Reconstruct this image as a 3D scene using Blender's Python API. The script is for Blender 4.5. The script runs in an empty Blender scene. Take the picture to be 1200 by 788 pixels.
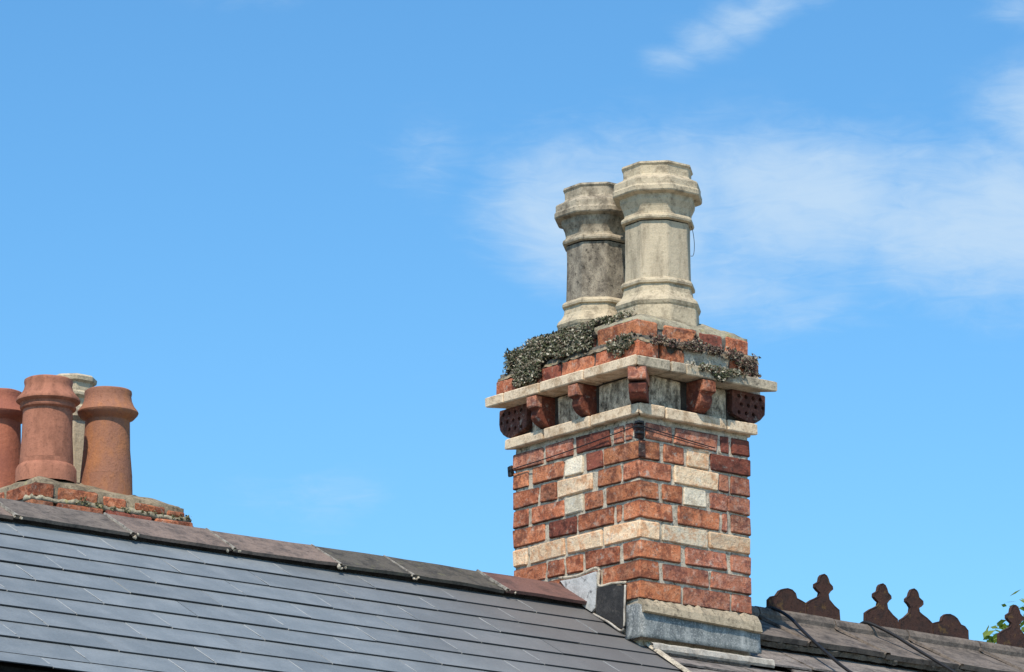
import bpy, bmesh, math, random
from mathutils import Vector, Matrix, noise
C = bpy.context.scene
COL = C.collection
R = math.radians
PI = math.pi
rnd = random.Random(7)

# ------------------------------------------------------------------ camera
cd = bpy.data.cameras.new('camera')
cam = bpy.data.objects.new('camera', cd)
COL.objects.link(cam)
cam.location = (-9.9195, -11.7143, -3.1995)
cam.rotation_euler = (R(90 + 14.2245), R(-0.044), R(51.485 - 90))
cd.sensor_width = 36
cd.lens = 150
cd.clip_start = 0.5
cd.clip_end = 3000
C.camera = cam

# ------------------------------------------------------------------ light
SUN_AZ = R(219)          # direction towards the sun, counter-clockwise from +X
SUN_EL = R(53)
sd = bpy.data.lights.new('sun', 'SUN')
sd.energy = 4.4
sd.angle = R(0.6)
sd.color = (1.0, 0.91, 0.78)
sun = bpy.data.objects.new('sun', sd)
COL.objects.link(sun)
sv = Vector((math.cos(SUN_AZ) * math.cos(SUN_EL), math.sin(SUN_AZ) * math.cos(SUN_EL), math.sin(SUN_EL)))
sun.rotation_euler = sv.to_track_quat('Z', 'Y').to_euler()
sun.location = sv * 20

C.view_settings.view_transform = 'Standard'
C.view_settings.look = 'None'
C.view_settings.exposure = 0.0
C.view_settings.gamma = 1.0

# ------------------------------------------------------------------ node helper
class NT:
    def __init__(s, tree):
        s.t = tree
        s.n = tree.nodes
    def add(s, typ, inputs=None, **props):
        nd = s.n.new(typ)
        for k, v in props.items():
            setattr(nd, k, v)
        if inputs:
            for k, v in inputs.items():
                s.set(nd, k, v)
        return nd
    def set(s, nd, k, v):
        sock = nd.inputs[k]
        if isinstance(v, bpy.types.NodeSocket):
            s.t.links.new(v, sock)
        elif isinstance(v, bpy.types.Node):
            s.t.links.new(v.outputs[0], sock)
        else:
            sock.default_value = v
    def math(s, op, a, b=0.0, c=0.0, clamp=False):
        nd = s.add('ShaderNodeMath', {0: a, 1: b, 2: c}, operation=op)
        nd.use_clamp = clamp
        return nd.outputs[0]
    def mix(s, f, a, b, mode='MIX'):
        nd = s.add('ShaderNodeMix', data_type='RGBA', blend_type=mode)
        s.set(nd, 0, f)
        s.set(nd, 6, a)
        s.set(nd, 7, b)
        return nd.outputs[2]
    def ramp(s, f, stops):
        nd = s.add('ShaderNodeValToRGB', {0: f})
        e = nd.color_ramp.elements
        while len(e) > 1:
            e.remove(e[-1])
        e[0].position = stops[0][0]
        e[0].color = c4(stops[0][1])
        for p, c in stops[1:]:
            x = e.new(p)
            x.color = c4(c)
        return nd.outputs[0]
    def noise(s, vec, scale, detail=4, rough=0.55, dist=0.0):
        nd = s.add('ShaderNodeTexNoise', {'Scale': scale, 'Detail': detail, 'Roughness': rough, 'Distortion': dist})
        if vec is not None:
            s.set(nd, 'Vector', vec)
        return nd.outputs[0]
    def rng(s, v, a, b, c=0.0, d=1.0, smooth=True):
        nd = s.add('ShaderNodeMapRange', {0: v, 1: a, 2: b, 3: c, 4: d})
        if smooth:
            nd.interpolation_type = 'SMOOTHSTEP'
        return nd.outputs[0]
def c4(c):
    if isinstance(c, (int, float)):
        return (c, c, c, 1)
    return (c[0], c[1], c[2], 1)

# ------------------------------------------------------------------ world: daylight sky with thin cloud
w = bpy.data.worlds.new('World')
C.world = w
w.use_nodes = True
nt = NT(w.node_tree)
w.node_tree.nodes.clear()
out = nt.add('ShaderNodeOutputWorld')
bg = nt.add('ShaderNodeBackground', {'Strength': 0.14})
nt.t.links.new(bg.outputs[0], out.inputs[0])
sky = nt.add('ShaderNodeTexSky')
sky.sky_type = 'NISHITA'
sky.sun_disc = False
sky.sun_elevation = SUN_EL
sky.sun_rotation = R(90) - SUN_AZ
sky.altitude = 50
sky.air_density = 1.0
sky.dust_density = 0.3
sky.ozone_density = 3.0
skyc = nt.add('ShaderNodeHueSaturation', {'Saturation': 1.18, 'Value': 1.0, 'Color': sky}).outputs[0]
skyc = nt.mix(1.0, skyc, (0.94, 1.25, 1.28, 1), 'MULTIPLY')
tc = nt.add('ShaderNodeTexCoord')
sep = nt.add('ShaderNodeSeparateXYZ', {0: tc.outputs['Generated']})
az = nt.math('MULTIPLY', nt.math('ARCTAN2', sep.outputs[1], sep.outputs[0]), 180 / PI)
el = nt.math('MULTIPLY', nt.math('ARCSINE', sep.outputs[2]), 180 / PI)
v = nt.add('ShaderNodeCombineXYZ', {0: az, 1: nt.math('MULTIPLY', el, 1.5), 2: 0.0}).outputs[0]
warp = nt.add('ShaderNodeTexNoise', {'Vector': v, 'Scale': 0.35, 'Detail': 3})
vw = nt.add('ShaderNodeVectorMath', {0: v, 1: warp.outputs[1]}, operation='ADD').outputs[0]
n1 = nt.noise(vw, 0.42, 7, 0.55)
n2 = nt.noise(nt.add('ShaderNodeMapping', {0: vw, 2: (0, 0, R(-28)), 3: (0.8, 2.0, 1)}).outputs[0], 1.5, 8, 0.62, 0.8)
n3 = nt.noise(v, 0.09, 4, 0.5)
total = None
for (a0, e0, sa, se, amp) in ((44.9, 15.7, 2.6, 1.25, 1.0), (47.6, 15.9, 2.6, 1.15, 1.0), (49.2, 15.9, 1.6, 1.1, 0.95), (50.4, 15.9, 1.7, 1.25, 0.95), (48.4, 14.9, 3.2, 0.8, 0.6), (52.6, 16.5, 1.2, 0.9, 0.35), (43.6, 17.0, 1.5, 0.9, 0.9),
                              (49.3, 17.95, 0.55, 0.30, 0.55), (48.8, 18.2, 0.6, 0.33, 0.68), (48.3, 18.42, 0.6, 0.33, 0.70), (47.8, 18.65, 0.6, 0.33, 0.70), (47.3, 18.85, 0.6, 0.35, 0.65), (44.4, 18.5, 0.7, 0.35, 0.45),
                              (54.2, 12.0, 1.5, 0.6, 0.42), (55.3, 18.95, 1.1, 0.45, 0.55), (51.5, 14.2, 1.6, 0.9, 0.25)):
    dx = nt.math('DIVIDE', nt.math('SUBTRACT', az, a0), sa)
    dy = nt.math('DIVIDE', nt.math('SUBTRACT', el, e0), se)
    q = nt.math('ADD', nt.math('MULTIPLY', dx, dx), nt.math('MULTIPLY', dy, dy))
    g = nt.math('MULTIPLY', nt.math('EXPONENT', nt.math('MULTIPLY', q, -1.0)), amp)
    total = g if total is None else nt.math('MAXIMUM', total, g)
# thin cloud elsewhere in the sky, outside the view
far = nt.math('MULTIPLY', nt.rng(n3, 0.52, 0.72), nt.rng(nt.math('ABSOLUTE', nt.math('SUBTRACT', az, 50.0)), 8.0, 16.0))
total = nt.math('MAXIMUM', total, nt.math('MULTIPLY', far, 0.8))
dens = nt.math('ADD', total, nt.math('ADD', nt.math('MULTIPLY', nt.math('SUBTRACT', n1, 0.5), 1.3), nt.math('MULTIPLY', nt.math('SUBTRACT', n2, 0.5), 0.62)))
cov = nt.math('MULTIPLY', nt.rng(dens, 0.12, 1.20, 0.0, 0.80), nt.rng(total, 0.02, 0.40))
skyc = nt.mix(cov, skyc, (4.3, 5.5, 6.7, 1))
nt.set(bg, 'Color', skyc)

# ------------------------------------------------------------------ materials
def material(name, rough=0.85, spec=0.3):
    m = bpy.data.materials.new(name)
    m.use_nodes = True
    t = NT(m.node_tree)
    b = m.node_tree.nodes['Principled BSDF']
    b.inputs['Roughness'].default_value = rough
    b.inputs['Specular IOR Level'].default_value = spec
    return m, t, b
def coords(t):
    """object coordinates shifted by a random amount per object"""
    tcn = t.add('ShaderNodeTexCoord')
    oi = t.add('ShaderNodeObjectInfo')
    off = t.math('MULTIPLY', oi.outputs['Random'], 37.0)
    return t.add('ShaderNodeVectorMath', {0: tcn.outputs['Object'], 1: off}, operation='ADD').outputs[0], oi.outputs['Random'], tcn
def bump(t, b, h, strength=0.5, dist=0.004):
    nd = t.add('ShaderNodeBump', {'Strength': strength, 'Distance': dist, 'Height': h})
    t.set(b, 'Normal', nd.outputs[0])

def brick_material(name, tones, fleck, pit=0.15, smear=(0.42, 0.38, 0.32), dark=(0.05, 0.024, 0.018), blotch=(0.13, 0.040, 0.028), edge=0.85, amt=0.75):
    m, t, b = material(name, 0.9, 0.2)
    v, r, tcn = coords(t)
    base = t.ramp(r, [(i / max(1, len(tones) - 1), c) for i, c in enumerate(tones)])
    a = t.noise(v, 34, 6, 0.75, 0.2)
    k = t.noise(v, 95, 4, 0.7)
    col = t.mix(t.rng(a, 0.45, 0.66, 0, 0.8), base, fleck)
    bl = t.noise(v, 20, 6, 0.72, 0.15)
    col = t.mix(t.rng(bl, 0.47, 0.60, 0, amt), col, blotch + (1,))
    col = t.mix(t.rng(k, 0.52, 0.66, 0, 0.7), col, dark + (1,))
    s = t.noise(v, 24, 6, 0.7, 0.3)
    col = t.mix(t.rng(s, 0.57, 0.68, 0, 0.6), col, smear + (1,))
    pos = t.add('ShaderNodeNewGeometry').outputs['Position']
    grime = t.rng(t.noise(pos, 7, 5, 0.7), 0.50, 0.68, 0, 0.45 if edge > 0.6 else 0.15)
    col = t.mix(grime, col, (0.085, 0.045, 0.034, 1))
    col = t.mix(t.rng(t.noise(v, 45, 5, 0.75, 0.1), 0.60, 0.70, 0, 0.45), col, (0.50, 0.36, 0.26, 1))
    # dark top and bottom edges painted in place of shade along the bed joints
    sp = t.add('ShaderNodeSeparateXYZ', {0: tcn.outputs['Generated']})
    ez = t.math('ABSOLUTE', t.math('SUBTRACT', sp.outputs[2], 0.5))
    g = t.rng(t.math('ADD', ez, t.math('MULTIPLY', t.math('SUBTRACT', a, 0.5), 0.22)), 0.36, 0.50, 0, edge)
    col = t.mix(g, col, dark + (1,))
    r2 = t.math('FRACT', t.math('MULTIPLY', r, 13.7))
    hs = t.add('ShaderNodeHueSaturation', {'Value': t.math('MULTIPLY', t.rng(k, 0.3, 0.7, 0.75, 1.25), t.rng(r2, 0, 1, 0.92, 1.34)), 'Color': col})
    t.set(b, 'Base Color', hs.outputs[0])
    h = t.math('ADD', t.math('MULTIPLY', a, 1.0), t.math('MULTIPLY', k, 0.35))
    vo = t.add('ShaderNodeTexVoronoi', {'Vector': v, 'Scale': 55.0}, feature='F1')
    h = t.math('ADD', h, t.math('MULTIPLY', vo.outputs[0], pit))
    bump(t, b, h, 0.75, 0.010)
    return m
M = {}
M['brick_red'] = brick_material('brick_red', [(0.50, 0.165, 0.074), (0.41, 0.122, 0.060), (0.57, 0.215, 0.098), (0.46, 0.152, 0.078)], (0.64, 0.30, 0.185, 1), blotch=(0.14, 0.040, 0.026))
M['brick_orange'] = brick_material('brick_orange', [(0.55, 0.19, 0.085), (0.47, 0.150, 0.070)], (0.68, 0.33, 0.19, 1), blotch=(0.20, 0.060, 0.035))
M['brick_pink'] = brick_material('brick_pink', [(0.49, 0.185, 0.105), (0.42, 0.145, 0.082), (0.52, 0.215, 0.125)], (0.60, 0.34, 0.25, 1), blotch=(0.16, 0.055, 0.045))
M['brick_dark'] = brick_material('brick_dark', [(0.27, 0.082, 0.054), (0.21, 0.062, 0.042)], (0.33, 0.110, 0.065, 1), blotch=(0.07, 0.026, 0.022))
M['brick_cream'] = brick_material('brick_cream', [(0.74, 0.56, 0.37), (0.78, 0.53, 0.33), (0.80, 0.68, 0.50)], (0.78, 0.64, 0.46, 1), smear=(0.62, 0.60, 0.52), dark=(0.34, 0.20, 0.10), blotch=(0.60, 0.29, 0.14), edge=0.4)
M['brick_white'] = brick_material('brick_white', [(0.84, 0.73, 0.56), (0.80, 0.70, 0.53)], (0.82, 0.72, 0.56, 1), smear=(0.66, 0.64, 0.56), dark=(0.36, 0.28, 0.18), blotch=(0.56, 0.46, 0.33), edge=0.5)
M['brick_corbel'] = brick_material('brick_corbel', [(0.20, 0.060, 0.036), (0.16, 0.046, 0.030)], (0.34, 0.13, 0.075, 1), blotch=(0.10, 0.034, 0.028), edge=0.2)  # corbel bodies coloured darker, putting the shade under the cornice into the brick
M['brick_perforated'] = brick_material('brick_perforated', [(0.13, 0.050, 0.036), (0.11, 0.042, 0.032)], (0.25, 0.11, 0.08, 1), blotch=(0.06, 0.03, 0.025), edge=0.2)
M['brick_soot'] = brick_material('brick_soot', [(0.045, 0.036, 0.034), (0.03, 0.026, 0.026)], (0.10, 0.06, 0.05, 1))

def stone_material(name, base, dirt, amount=0.5, scale=9, stretch=1.0, lichen=None, speck=0.3, fine=0.10):
    m, t, b = material(name, 0.88, 0.25)
    v, r, _ = coords(t)
    vs = t.add('ShaderNodeMapping', {0: v, 3: (1, 1, stretch)}).outputs[0]
    n = t.noise(vs, scale, 7, 0.72, 0.15)
    k = t.noise(v, 60, 5, 0.7)
    f = t.noise(v, 190, 3, 0.7)
    col = t.mix(t.rng(n, 0.60 - amount * 0.35, 0.80 - amount * 0.2, 0, 0.9), c4(base), c4(dirt))
    col = t.mix(t.rng(k, 0.52, 0.68, 0, speck), col, tuple(x * 0.30 for x in dirt) + (1,))
    if lichen:
        l = t.noise(v, 22, 5, 0.6)
        col = t.mix(t.rng(l, 0.58, 0.66, 0, 0.6), col, c4(lichen))
    hs = t.add('ShaderNodeHueSaturation', {'Value': t.rng(f, 0.25, 0.75, 1 - fine, 1 + fine), 'Color': col})
    t.set(b, 'Base Color', hs.outputs[0])
    bump(t, b, t.math('ADD', t.math('MULTIPLY', k, 1.0), t.math('MULTIPLY', f, 0.4)), 0.6, 0.005)
    return m
M['mortar'] = stone_material('mortar', (0.58, 0.50, 0.385), (0.25, 0.205, 0.15), 0.46, 20, 1, None, 0.8, 0.25)
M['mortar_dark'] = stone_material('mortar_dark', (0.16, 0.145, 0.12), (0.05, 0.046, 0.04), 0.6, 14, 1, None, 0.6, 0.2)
M['mortar_shaded'] = stone_material('mortar_shaded', (0.07, 0.058, 0.046), (0.03, 0.026, 0.022), 0.6, 14, 1, None, 0.6, 0.2)  # recessed core coloured near-black to imitate shade in the voids between corbels
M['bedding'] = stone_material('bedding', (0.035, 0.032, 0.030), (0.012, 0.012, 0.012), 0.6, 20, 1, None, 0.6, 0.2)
M['flaunching'] = stone_material('flaunching', (0.42, 0.37, 0.26), (0.14, 0.12, 0.085), 0.60, 12, 1, (0.42, 0.36, 0.14), 0.6, 0.2)
M['flaunching_brown'] = stone_material('flaunching_brown', (0.34, 0.27, 0.18), (0.10, 0.080, 0.055), 0.62, 16, 1, (0.34, 0.30, 0.14), 0.7, 0.2)
M['joint_cement'] = stone_material('joint_cement', (0.34, 0.31, 0.26), (0.12, 0.10, 0.085), 0.6, 30, 1, None, 0.7, 0.2)
M['fillet'] = stone_material('fillet', (0.44, 0.36, 0.25), (0.22, 0.18, 0.125), 0.55, 20, 1, None, 0.7, 0.2)
M['cream_stone'] = stone_material('cream_stone', (0.80, 0.63, 0.44), (0.42, 0.27, 0.15), 0.55, 18, 1, None, 0.5, 0.15)
M['grey_stone'] = stone_material('grey_stone', (0.58, 0.48, 0.34), (0.20, 0.17, 0.13), 0.6, 16, 1, None, 0.6, 0.2)
M['frieze'] = stone_material('frieze', (0.82, 0.68, 0.49), (0.07, 0.052, 0.035), 0.80, 30, 0.5, None, 0.7, 0.25)  # black smears, with stains deepened to imitate contact shade under the cornice
M['pot_cream'] = stone_material('pot_cream', (0.56, 0.465, 0.325), (0.26, 0.21, 0.145), 0.42, 13, 0.22, None, 0.25, 0.10)
M['pot_rim'] = stone_material('pot_rim', (0.58, 0.48, 0.33), (0.22, 0.175, 0.12), 0.45, 18, 1, None, 0.40, 0.10)
M['pot_dirty'] = stone_material('pot_dirty', (0.38, 0.325, 0.245), (0.12, 0.10, 0.078), 0.72, 22, 0.6, None, 0.85, 0.2)
M['pot_neck_dirty'] = stone_material('pot_neck_dirty', (0.48, 0.405, 0.295), (0.13, 0.105, 0.075), 0.62, 15, 0.7, None, 0.55, 0.15)
M['terracotta'] = stone_material('terracotta', (0.44, 0.185, 0.115), (0.24, 0.100, 0.062), 0.55, 14, 0.25, None, 0.35, 0.08)
M['terracotta_orange'] = stone_material('terracotta_orange', (0.33, 0.152, 0.095), (0.46, 0.190, 0.082), 0.5, 12, 0.5, None, 0.4, 0.08)
M['terracotta_red'] = stone_material('terracotta_red', (0.44, 0.160, 0.095), (0.30, 0.11, 0.075), 0.6, 8, 0.35, None, 0.12, 0.08)
M['soot'] = stone_material('soot', (0.02, 0.018, 0.016), (0.01, 0.01, 0.01), 0.5)
M['ridge_clay'] = stone_material('ridge_clay', (0.25, 0.185, 0.150), (0.085, 0.070, 0.062), 0.55, 13, 1, None, 0.45, 0.12)
M['ridge_dark'] = stone_material('ridge_dark', (0.12, 0.105, 0.085), (0.045, 0.042, 0.038), 0.5, 13, 1, (0.16, 0.15, 0.09), 0.5, 0.12)
M['ridge_red'] = stone_material('ridge_red', (0.20, 0.105, 0.085), (0.085, 0.055, 0.05), 0.5, 9, 1, None, 0.3, 0.12)
M['ridge_grey'] = stone_material('ridge_grey', (0.21, 0.172, 0.142), (0.065, 0.056, 0.050), 0.6, 13, 1, None, 0.5, 0.12)
M['crest_clay'] = stone_material('crest_clay', (0.072, 0.036, 0.027), (0.036, 0.025, 0.023), 0.55, 24, 1, (0.16, 0.095, 0.035), 0.6, 0.12)
M['old_slate'] = stone_material('old_slate', (0.26, 0.225, 0.20), (0.09, 0.078, 0.072), 0.55, 12, 1, (0.38, 0.33, 0.27), 0.5, 0.15)
M['pale_mortar'] = stone_material('pale_mortar', (0.52, 0.47, 0.40), (0.26, 0.22, 0.18), 0.55, 15, 1, None, 0.35, 0.15)
M['lead_pale'] = stone_material('lead_pale', (0.62, 0.61, 0.58), (0.36, 0.36, 0.34), 0.5, 14, 1, (0.035, 0.035, 0.04), 0.2, 0.1)
M['lead_black'] = stone_material('lead_black', (0.035, 0.034, 0.034), (0.075, 0.07, 0.066), 0.5, 16, 1, (0.13, 0.115, 0.10), 0.4, 0.2)
def plain(name, col, rough=0.6, spec=0.4):
    m, t, b = material(name, rough, spec)
    v, r, _ = coords(t)
    n = t.noise(v, 25, 4, 0.6)
    t.set(b, 'Base Color', t.mix(n, tuple(x * 0.75 for x in col) + (1,), tuple(min(1, x * 1.25) for x in col) + (1,)))
    bump(t, b, n, 0.2, 0.002)
    return m
M['black_cable'] = plain('black_cable', (0.014, 0.014, 0.015), 0.5)
M['black_gutter'] = plain('black_gutter', (0.010, 0.010, 0.011), 0.45)
M['soffit'] = plain('soffit', (0.02, 0.02, 0.02), 0.7)
# lead sheet: blue-grey with streaks
m, t, b = material('lead_sheet', 0.55, 0.5)
v, r, _ = coords(t)
vs = t.add('ShaderNodeMapping', {0: v, 3: (1, 1, 0.35)}).outputs[0]
n = t.noise(vs, 16, 5, 0.65, 0.8)
k = t.noise(v, 60, 4, 0.6)
col = t.ramp(n, [(0.30, (0.07, 0.08, 0.08)), (0.46, (0.15, 0.16, 0.155)), (0.58, (0.26, 0.27, 0.255)), (0.75, (0.46, 0.46, 0.43))])
t.set(b, 'Base Color', col)
sc_ = t.noise(v, 150, 4, 0.7)
t.set(b, 'Base Color', t.mix(t.rng(sc_, 0.50, 0.66, 0, 0.5), t.mix(t.rng(k, 0.52, 0.66, 0, 0.6), col, (0.10, 0.11, 0.105, 1)), (0.62, 0.62, 0.58, 1)))
bump(t, b, t.math('ADD', n, t.math('MULTIPLY', k, 0.6)), 0.7, 0.006)
M['lead_sheet'] = m
# fibre cement slate: blue-grey, browner weathering towards the chimney
m, t, b = material('new_slate', 0.55, 0.4)
v, r, tcn = coords(t)
geo = t.add('ShaderNodeNewGeometry')
gx = t.add('ShaderNodeSeparateXYZ', {0: geo.outputs['Position']}).outputs[0]
n = t.noise(v, 7, 5, 0.6)
k = t.noise(v, 130, 3, 0.7)
col = t.mix(t.rng(n, 0.35, 0.7), (0.185, 0.208, 0.220, 1), (0.240, 0.262, 0.272, 1))
big = t.noise(geo.outputs['Position'], 2.0, 3, 0.6)
brown = t.math('MULTIPLY', t.rng(t.math('ADD', gx, t.math('MULTIPLY', big, 0.9)), -1.3, 0.5), 0.85)
col = t.mix(brown, col, (0.145, 0.130, 0.120, 1))
hs = t.add('ShaderNodeHueSaturation', {'Value': t.math('ADD', t.math('MULTIPLY', r, 0.15), t.rng(k, 0.25, 0.75, 0.82, 1.0)), 'Color': col})
t.set(b, 'Base Color', hs.outputs[0])
bump(t, b, k, 0.25, 0.0015)
M['new_slate'] = m
M['slate_edge'] = plain('slate_edge', (0.05, 0.055, 0.062), 0.8)  # butt edges coloured dark to stand in for gap shade under each slate
M['slate_chip'] = plain('slate_chip', (0.42, 0.42, 0.40), 0.9)
# plants
def leaf_material(name, stops, rough=0.6):
    m, t, b = material(name, rough, 0.3)
    g = t.add('ShaderNodeNewGeometry')
    col = t.ramp(g.outputs['Random Per Island'], stops)
    t.set(b, 'Base Color', col)
    b.inputs['Subsurface Weight'].default_value = 0.0
    return m
M['sedum'] = leaf_material('sedum', [(0.0, (0.03, 0.035, 0.015)), (0.3, (0.085, 0.095, 0.04)), (0.5, (0.16, 0.14, 0.095)), (0.66, (0.11, 0.065, 0.045)), (0.80, (0.26, 0.23, 0.15)), (0.93, (0.58, 0.52, 0.40)), (1.0, (0.06, 0.09, 0.025))])
M['sedum_red'] = leaf_material('sedum_red', [(0.0, (0.04, 0.035, 0.02)), (0.35, (0.11, 0.06, 0.05)), (0.6, (0.20, 0.15, 0.10)), (0.75, (0.12, 0.045, 0.035)), (0.92, (0.44, 0.39, 0.28)), (1.0, (0.10, 0.12, 0.04))])
M['moss'] = leaf_material('moss', [(0.0, (0.05, 0.05, 0.02)), (0.6, (0.13, 0.12, 0.05)), (1.0, (0.30, 0.27, 0.16))])
M['soil'] = plain('soil', (0.035, 0.030, 0.024), 0.95, 0.1)
m, t, b = material('leaves', 0.55, 0.3)
g = t.add('ShaderNodeNewGeometry')
t.set(b, 'Base Color', t.ramp(g.outputs['Random Per Island'], [(0, (0.05, 0.09, 0.02)), (0.5, (0.12, 0.19, 0.035)), (1, (0.30, 0.36, 0.08))]))
b.inputs['Transmission Weight'].default_value = 0.0
tr = t.add('ShaderNodeBsdfTranslucent', {'Color': (0.30, 0.42, 0.06, 1)})
mx = t.add('ShaderNodeMixShader', {0: 0.35})
t.t.links.new(b.outputs[0], mx.inputs[1])
t.t.links.new(tr.outputs[0], mx.inputs[2])
t.t.links.new(mx.outputs[0], m.node_tree.nodes['Material Output'].inputs[0])
M['leaves'] = m
M['bark'] = plain('bark', (0.10, 0.075, 0.05), 0.9)
m, t, b = material('ground', 0.95, 0.2)
tcn = t.add('ShaderNodeTexCoord')
n = t.noise(tcn.outputs['Object'], 0.3, 6, 0.6)
t.set(b, 'Base Color', t.mix(n, (0.24, 0.205, 0.16, 1), (0.33, 0.29, 0.23, 1)))
M['ground'] = m

# ------------------------------------------------------------------ object helpers
def tag(o, label=None, cat=None, group=None, kind=None):
    if label: o['label'] = label
    if cat: o['category'] = cat
    if group: o['group'] = group
    if kind: o['kind'] = kind
    return o
def thing(name, loc, label, cat, group=None):
    o = bpy.data.objects.new(name, None)
    COL.objects.link(o)
    o.empty_display_size = 0.1
    o.location = loc
    return tag(o, label, cat, group)
def world_loc(o):
    v = Vector(o.location)
    while o.parent:
        o = o.parent
        v += Vector(o.location)
    return v
def link(name, verts, faces, mat, parent=None, smooth=False, mats=None, centre=True):
    """verts in world metres; the object's origin goes to the middle of the piece"""
    vs = [Vector(p) for p in verts]
    c = Vector((0, 0, 0))
    if centre and vs:
        lo = Vector([min(p[i] for p in vs) for i in range(3)])
        hi = Vector([max(p[i] for p in vs) for i in range(3)])
        c = (lo + hi) / 2
    me = bpy.data.meshes.new(name)
    me.from_pydata([p - c for p in vs], [], faces)
    me.update()
    if isinstance(mat, str): mat = M[mat]
    me.materials.append(mat)
    o = bpy.data.objects.new(name, me)
    COL.objects.link(o)
    if parent:
        o.parent = parent
        o.location = c - world_loc(parent)
    else:
        o.location = c
    if smooth:
        for p in me.polygons: p.use_smooth = True
    return o
def from_bm(bm, name, mat, parent=None, smooth=False):
    bm.verts.ensure_lookup_table()
    bm.verts.index_update()
    vs = [v.co.copy() for v in bm.verts]
    fs = [[v.index for v in f.verts] for f in bm.faces]
    bm.free()
    return link(name, vs, fs, mat, parent, smooth)
def jitter(bm, amp, freq=30, seed=None):
    s = rnd.uniform(0, 100) if seed is None else seed
    for v in bm.verts:
        p = v.co * freq + Vector((s, s * 0.7, s * 1.3))
        v.co += Vector((noise.noise(p), noise.noise(p + Vector((17, 3, 5))), noise.noise(p + Vector((5, 29, 11))))) * amp
def prism_bm(poly, z0, z1):
    bm = bmesh.new()
    a = [bm.verts.new((x, y, z0)) for x, y in poly]
    b_ = [bm.verts.new((x, y, z1)) for x, y in poly]
    n = len(poly)
    bm.faces.new(a[::-1]); bm.faces.new(b_)
    for i in range(n):
        bm.faces.new((a[i], a[(i + 1) % n], b_[(i + 1) % n], b_[i]))
    bmesh.ops.recalc_face_normals(bm, faces=bm.faces[:])
    return bm
def bevel(bm, off, seg=1):
    bmesh.ops.bevel(bm, geom=bm.edges[:], offset=off, segments=seg, affect='EDGES', profile=0.5)
def box(name, x0, x1, y0, y1, z0, z1, mat, parent, bev=0.0, jit=0.0, freq=30):
    bm = prism_bm([(x0, y0), (x1, y0), (x1, y1), (x0, y1)], z0, z1)
    if bev: bevel(bm, bev)
    if jit: jitter(bm, jit, freq)
    return from_bm(bm, name, mat, parent)
def brick(x0, x1, y0, y1, z0, z1, mat, parent, bev=0.0042, jit=0.0055, name='brick'):
    z0, z1 = z0 - .0004, z1 + .0004
    b_ = min(bev, (x1 - x0) * 0.3, (y1 - y0) * 0.3, (z1 - z0) * 0.3) * rnd.uniform(0.6, 1.3)
    tilt = rnd.uniform(-0.0012, 0.0012)
    bm = prism_bm([(x0, y0), (x1, y0), (x1, y1), (x0, y1)], z0, z1)
    bevel(bm, b_)
    jitter(bm, jit, 38)
    if abs(tilt) > 0:
        cx = (x0 + x1) / 2; cy = (y0 + y1) / 2
        for v in bm.verts:
            v.co.z += tilt * ((v.co.x - cx) + (v.co.y - cy)) / 0.1
    return from_bm(bm, name, mat, parent)
def rough_box(name, x0, x1, y0, y1, z0, z1, mat, parent, step=0.02, amp=0.004, freq=22):
    """box whose faces are grids pushed in and out by noise"""
    bm = bmesh.new()
    nx = max(1, int((x1 - x0) / step)); ny = max(1, int((y1 - y0) / step)); nz = max(1, int((z1 - z0) / step))
    def grid(o, u, v, nu, nv):
        vs = [[bm.verts.new(o + u * (i / nu) + v * (j / nv)) for j in range(nv + 1)] for i in range(nu + 1)]
        for i in range(nu):
            for j in range(nv):
                bm.faces.new((vs[i][j], vs[i + 1][j], vs[i + 1][j + 1], vs[i][j + 1]))
    X = Vector((x1 - x0, 0, 0)); Y = Vector((0, y1 - y0, 0)); Z = Vector((0, 0, z1 - z0)); O = Vector((x0, y0, z0))
    grid(O, X, Z, nx, nz); grid(O + Y, X, Z, nx, nz); grid(O, Y, Z, ny, nz); grid(O + X, Y, Z, ny, nz)
    grid(O + Z, X, Y, nx, ny); grid(O, X, Y, nx, ny)
    bmesh.ops.remove_doubles(bm, verts=bm.verts[:], dist=1e-5)
    jitter(bm, amp, freq)
    bmesh.ops.recalc_face_normals(bm, faces=bm.faces[:])
    return from_bm(bm, name, mat, parent, True)
def tube(name, pts, r, mat, parent=None, seg=8):
    pts = [Vector(p) for p in pts]
    # smooth path
    path = []
    for i in range(len(pts) - 1):
        p0 = pts[max(0, i - 1)]; p1 = pts[i]; p2 = pts[i + 1]; p3 = pts[min(len(pts) - 1, i + 2)]
        for k in range(6):
            u = k / 6
            path.append(0.5 * ((2 * p1) + (p2 - p0) * u + (2 * p0 - 5 * p1 + 4 * p2 - p3) * u * u + (3 * p1 - p0 - 3 * p2 + p3) * u ** 3))
    path.append(pts[-1])
    vs, fs = [], []
    for i, p in enumerate(path):
        d = (path[min(i + 1, len(path) - 1)] - path[max(i - 1, 0)]).normalized()
        a = d.orthogonal().normalized()
        if abs(d.z) < 0.9: a = d.cross(Vector((0, 0, 1))).normalized()
        b_ = d.cross(a)
        for k in range(seg):
            t_ = 2 * PI * k / seg
            vs.append(p + (a * math.cos(t_) + b_ * math.sin(t_)) * r)
    for i in range(len(path) - 1):
        for k in range(seg):
            fs.append((i * seg + k, i * seg + (k + 1) % seg, (i + 1) * seg + (k + 1) % seg, (i + 1) * seg + k))
    fs.append(tuple(range(seg))[::-1]); fs.append(tuple(range((len(path) - 1) * seg, len(path) * seg)))
    return link(name, vs, fs, mat, parent, True)
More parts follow.
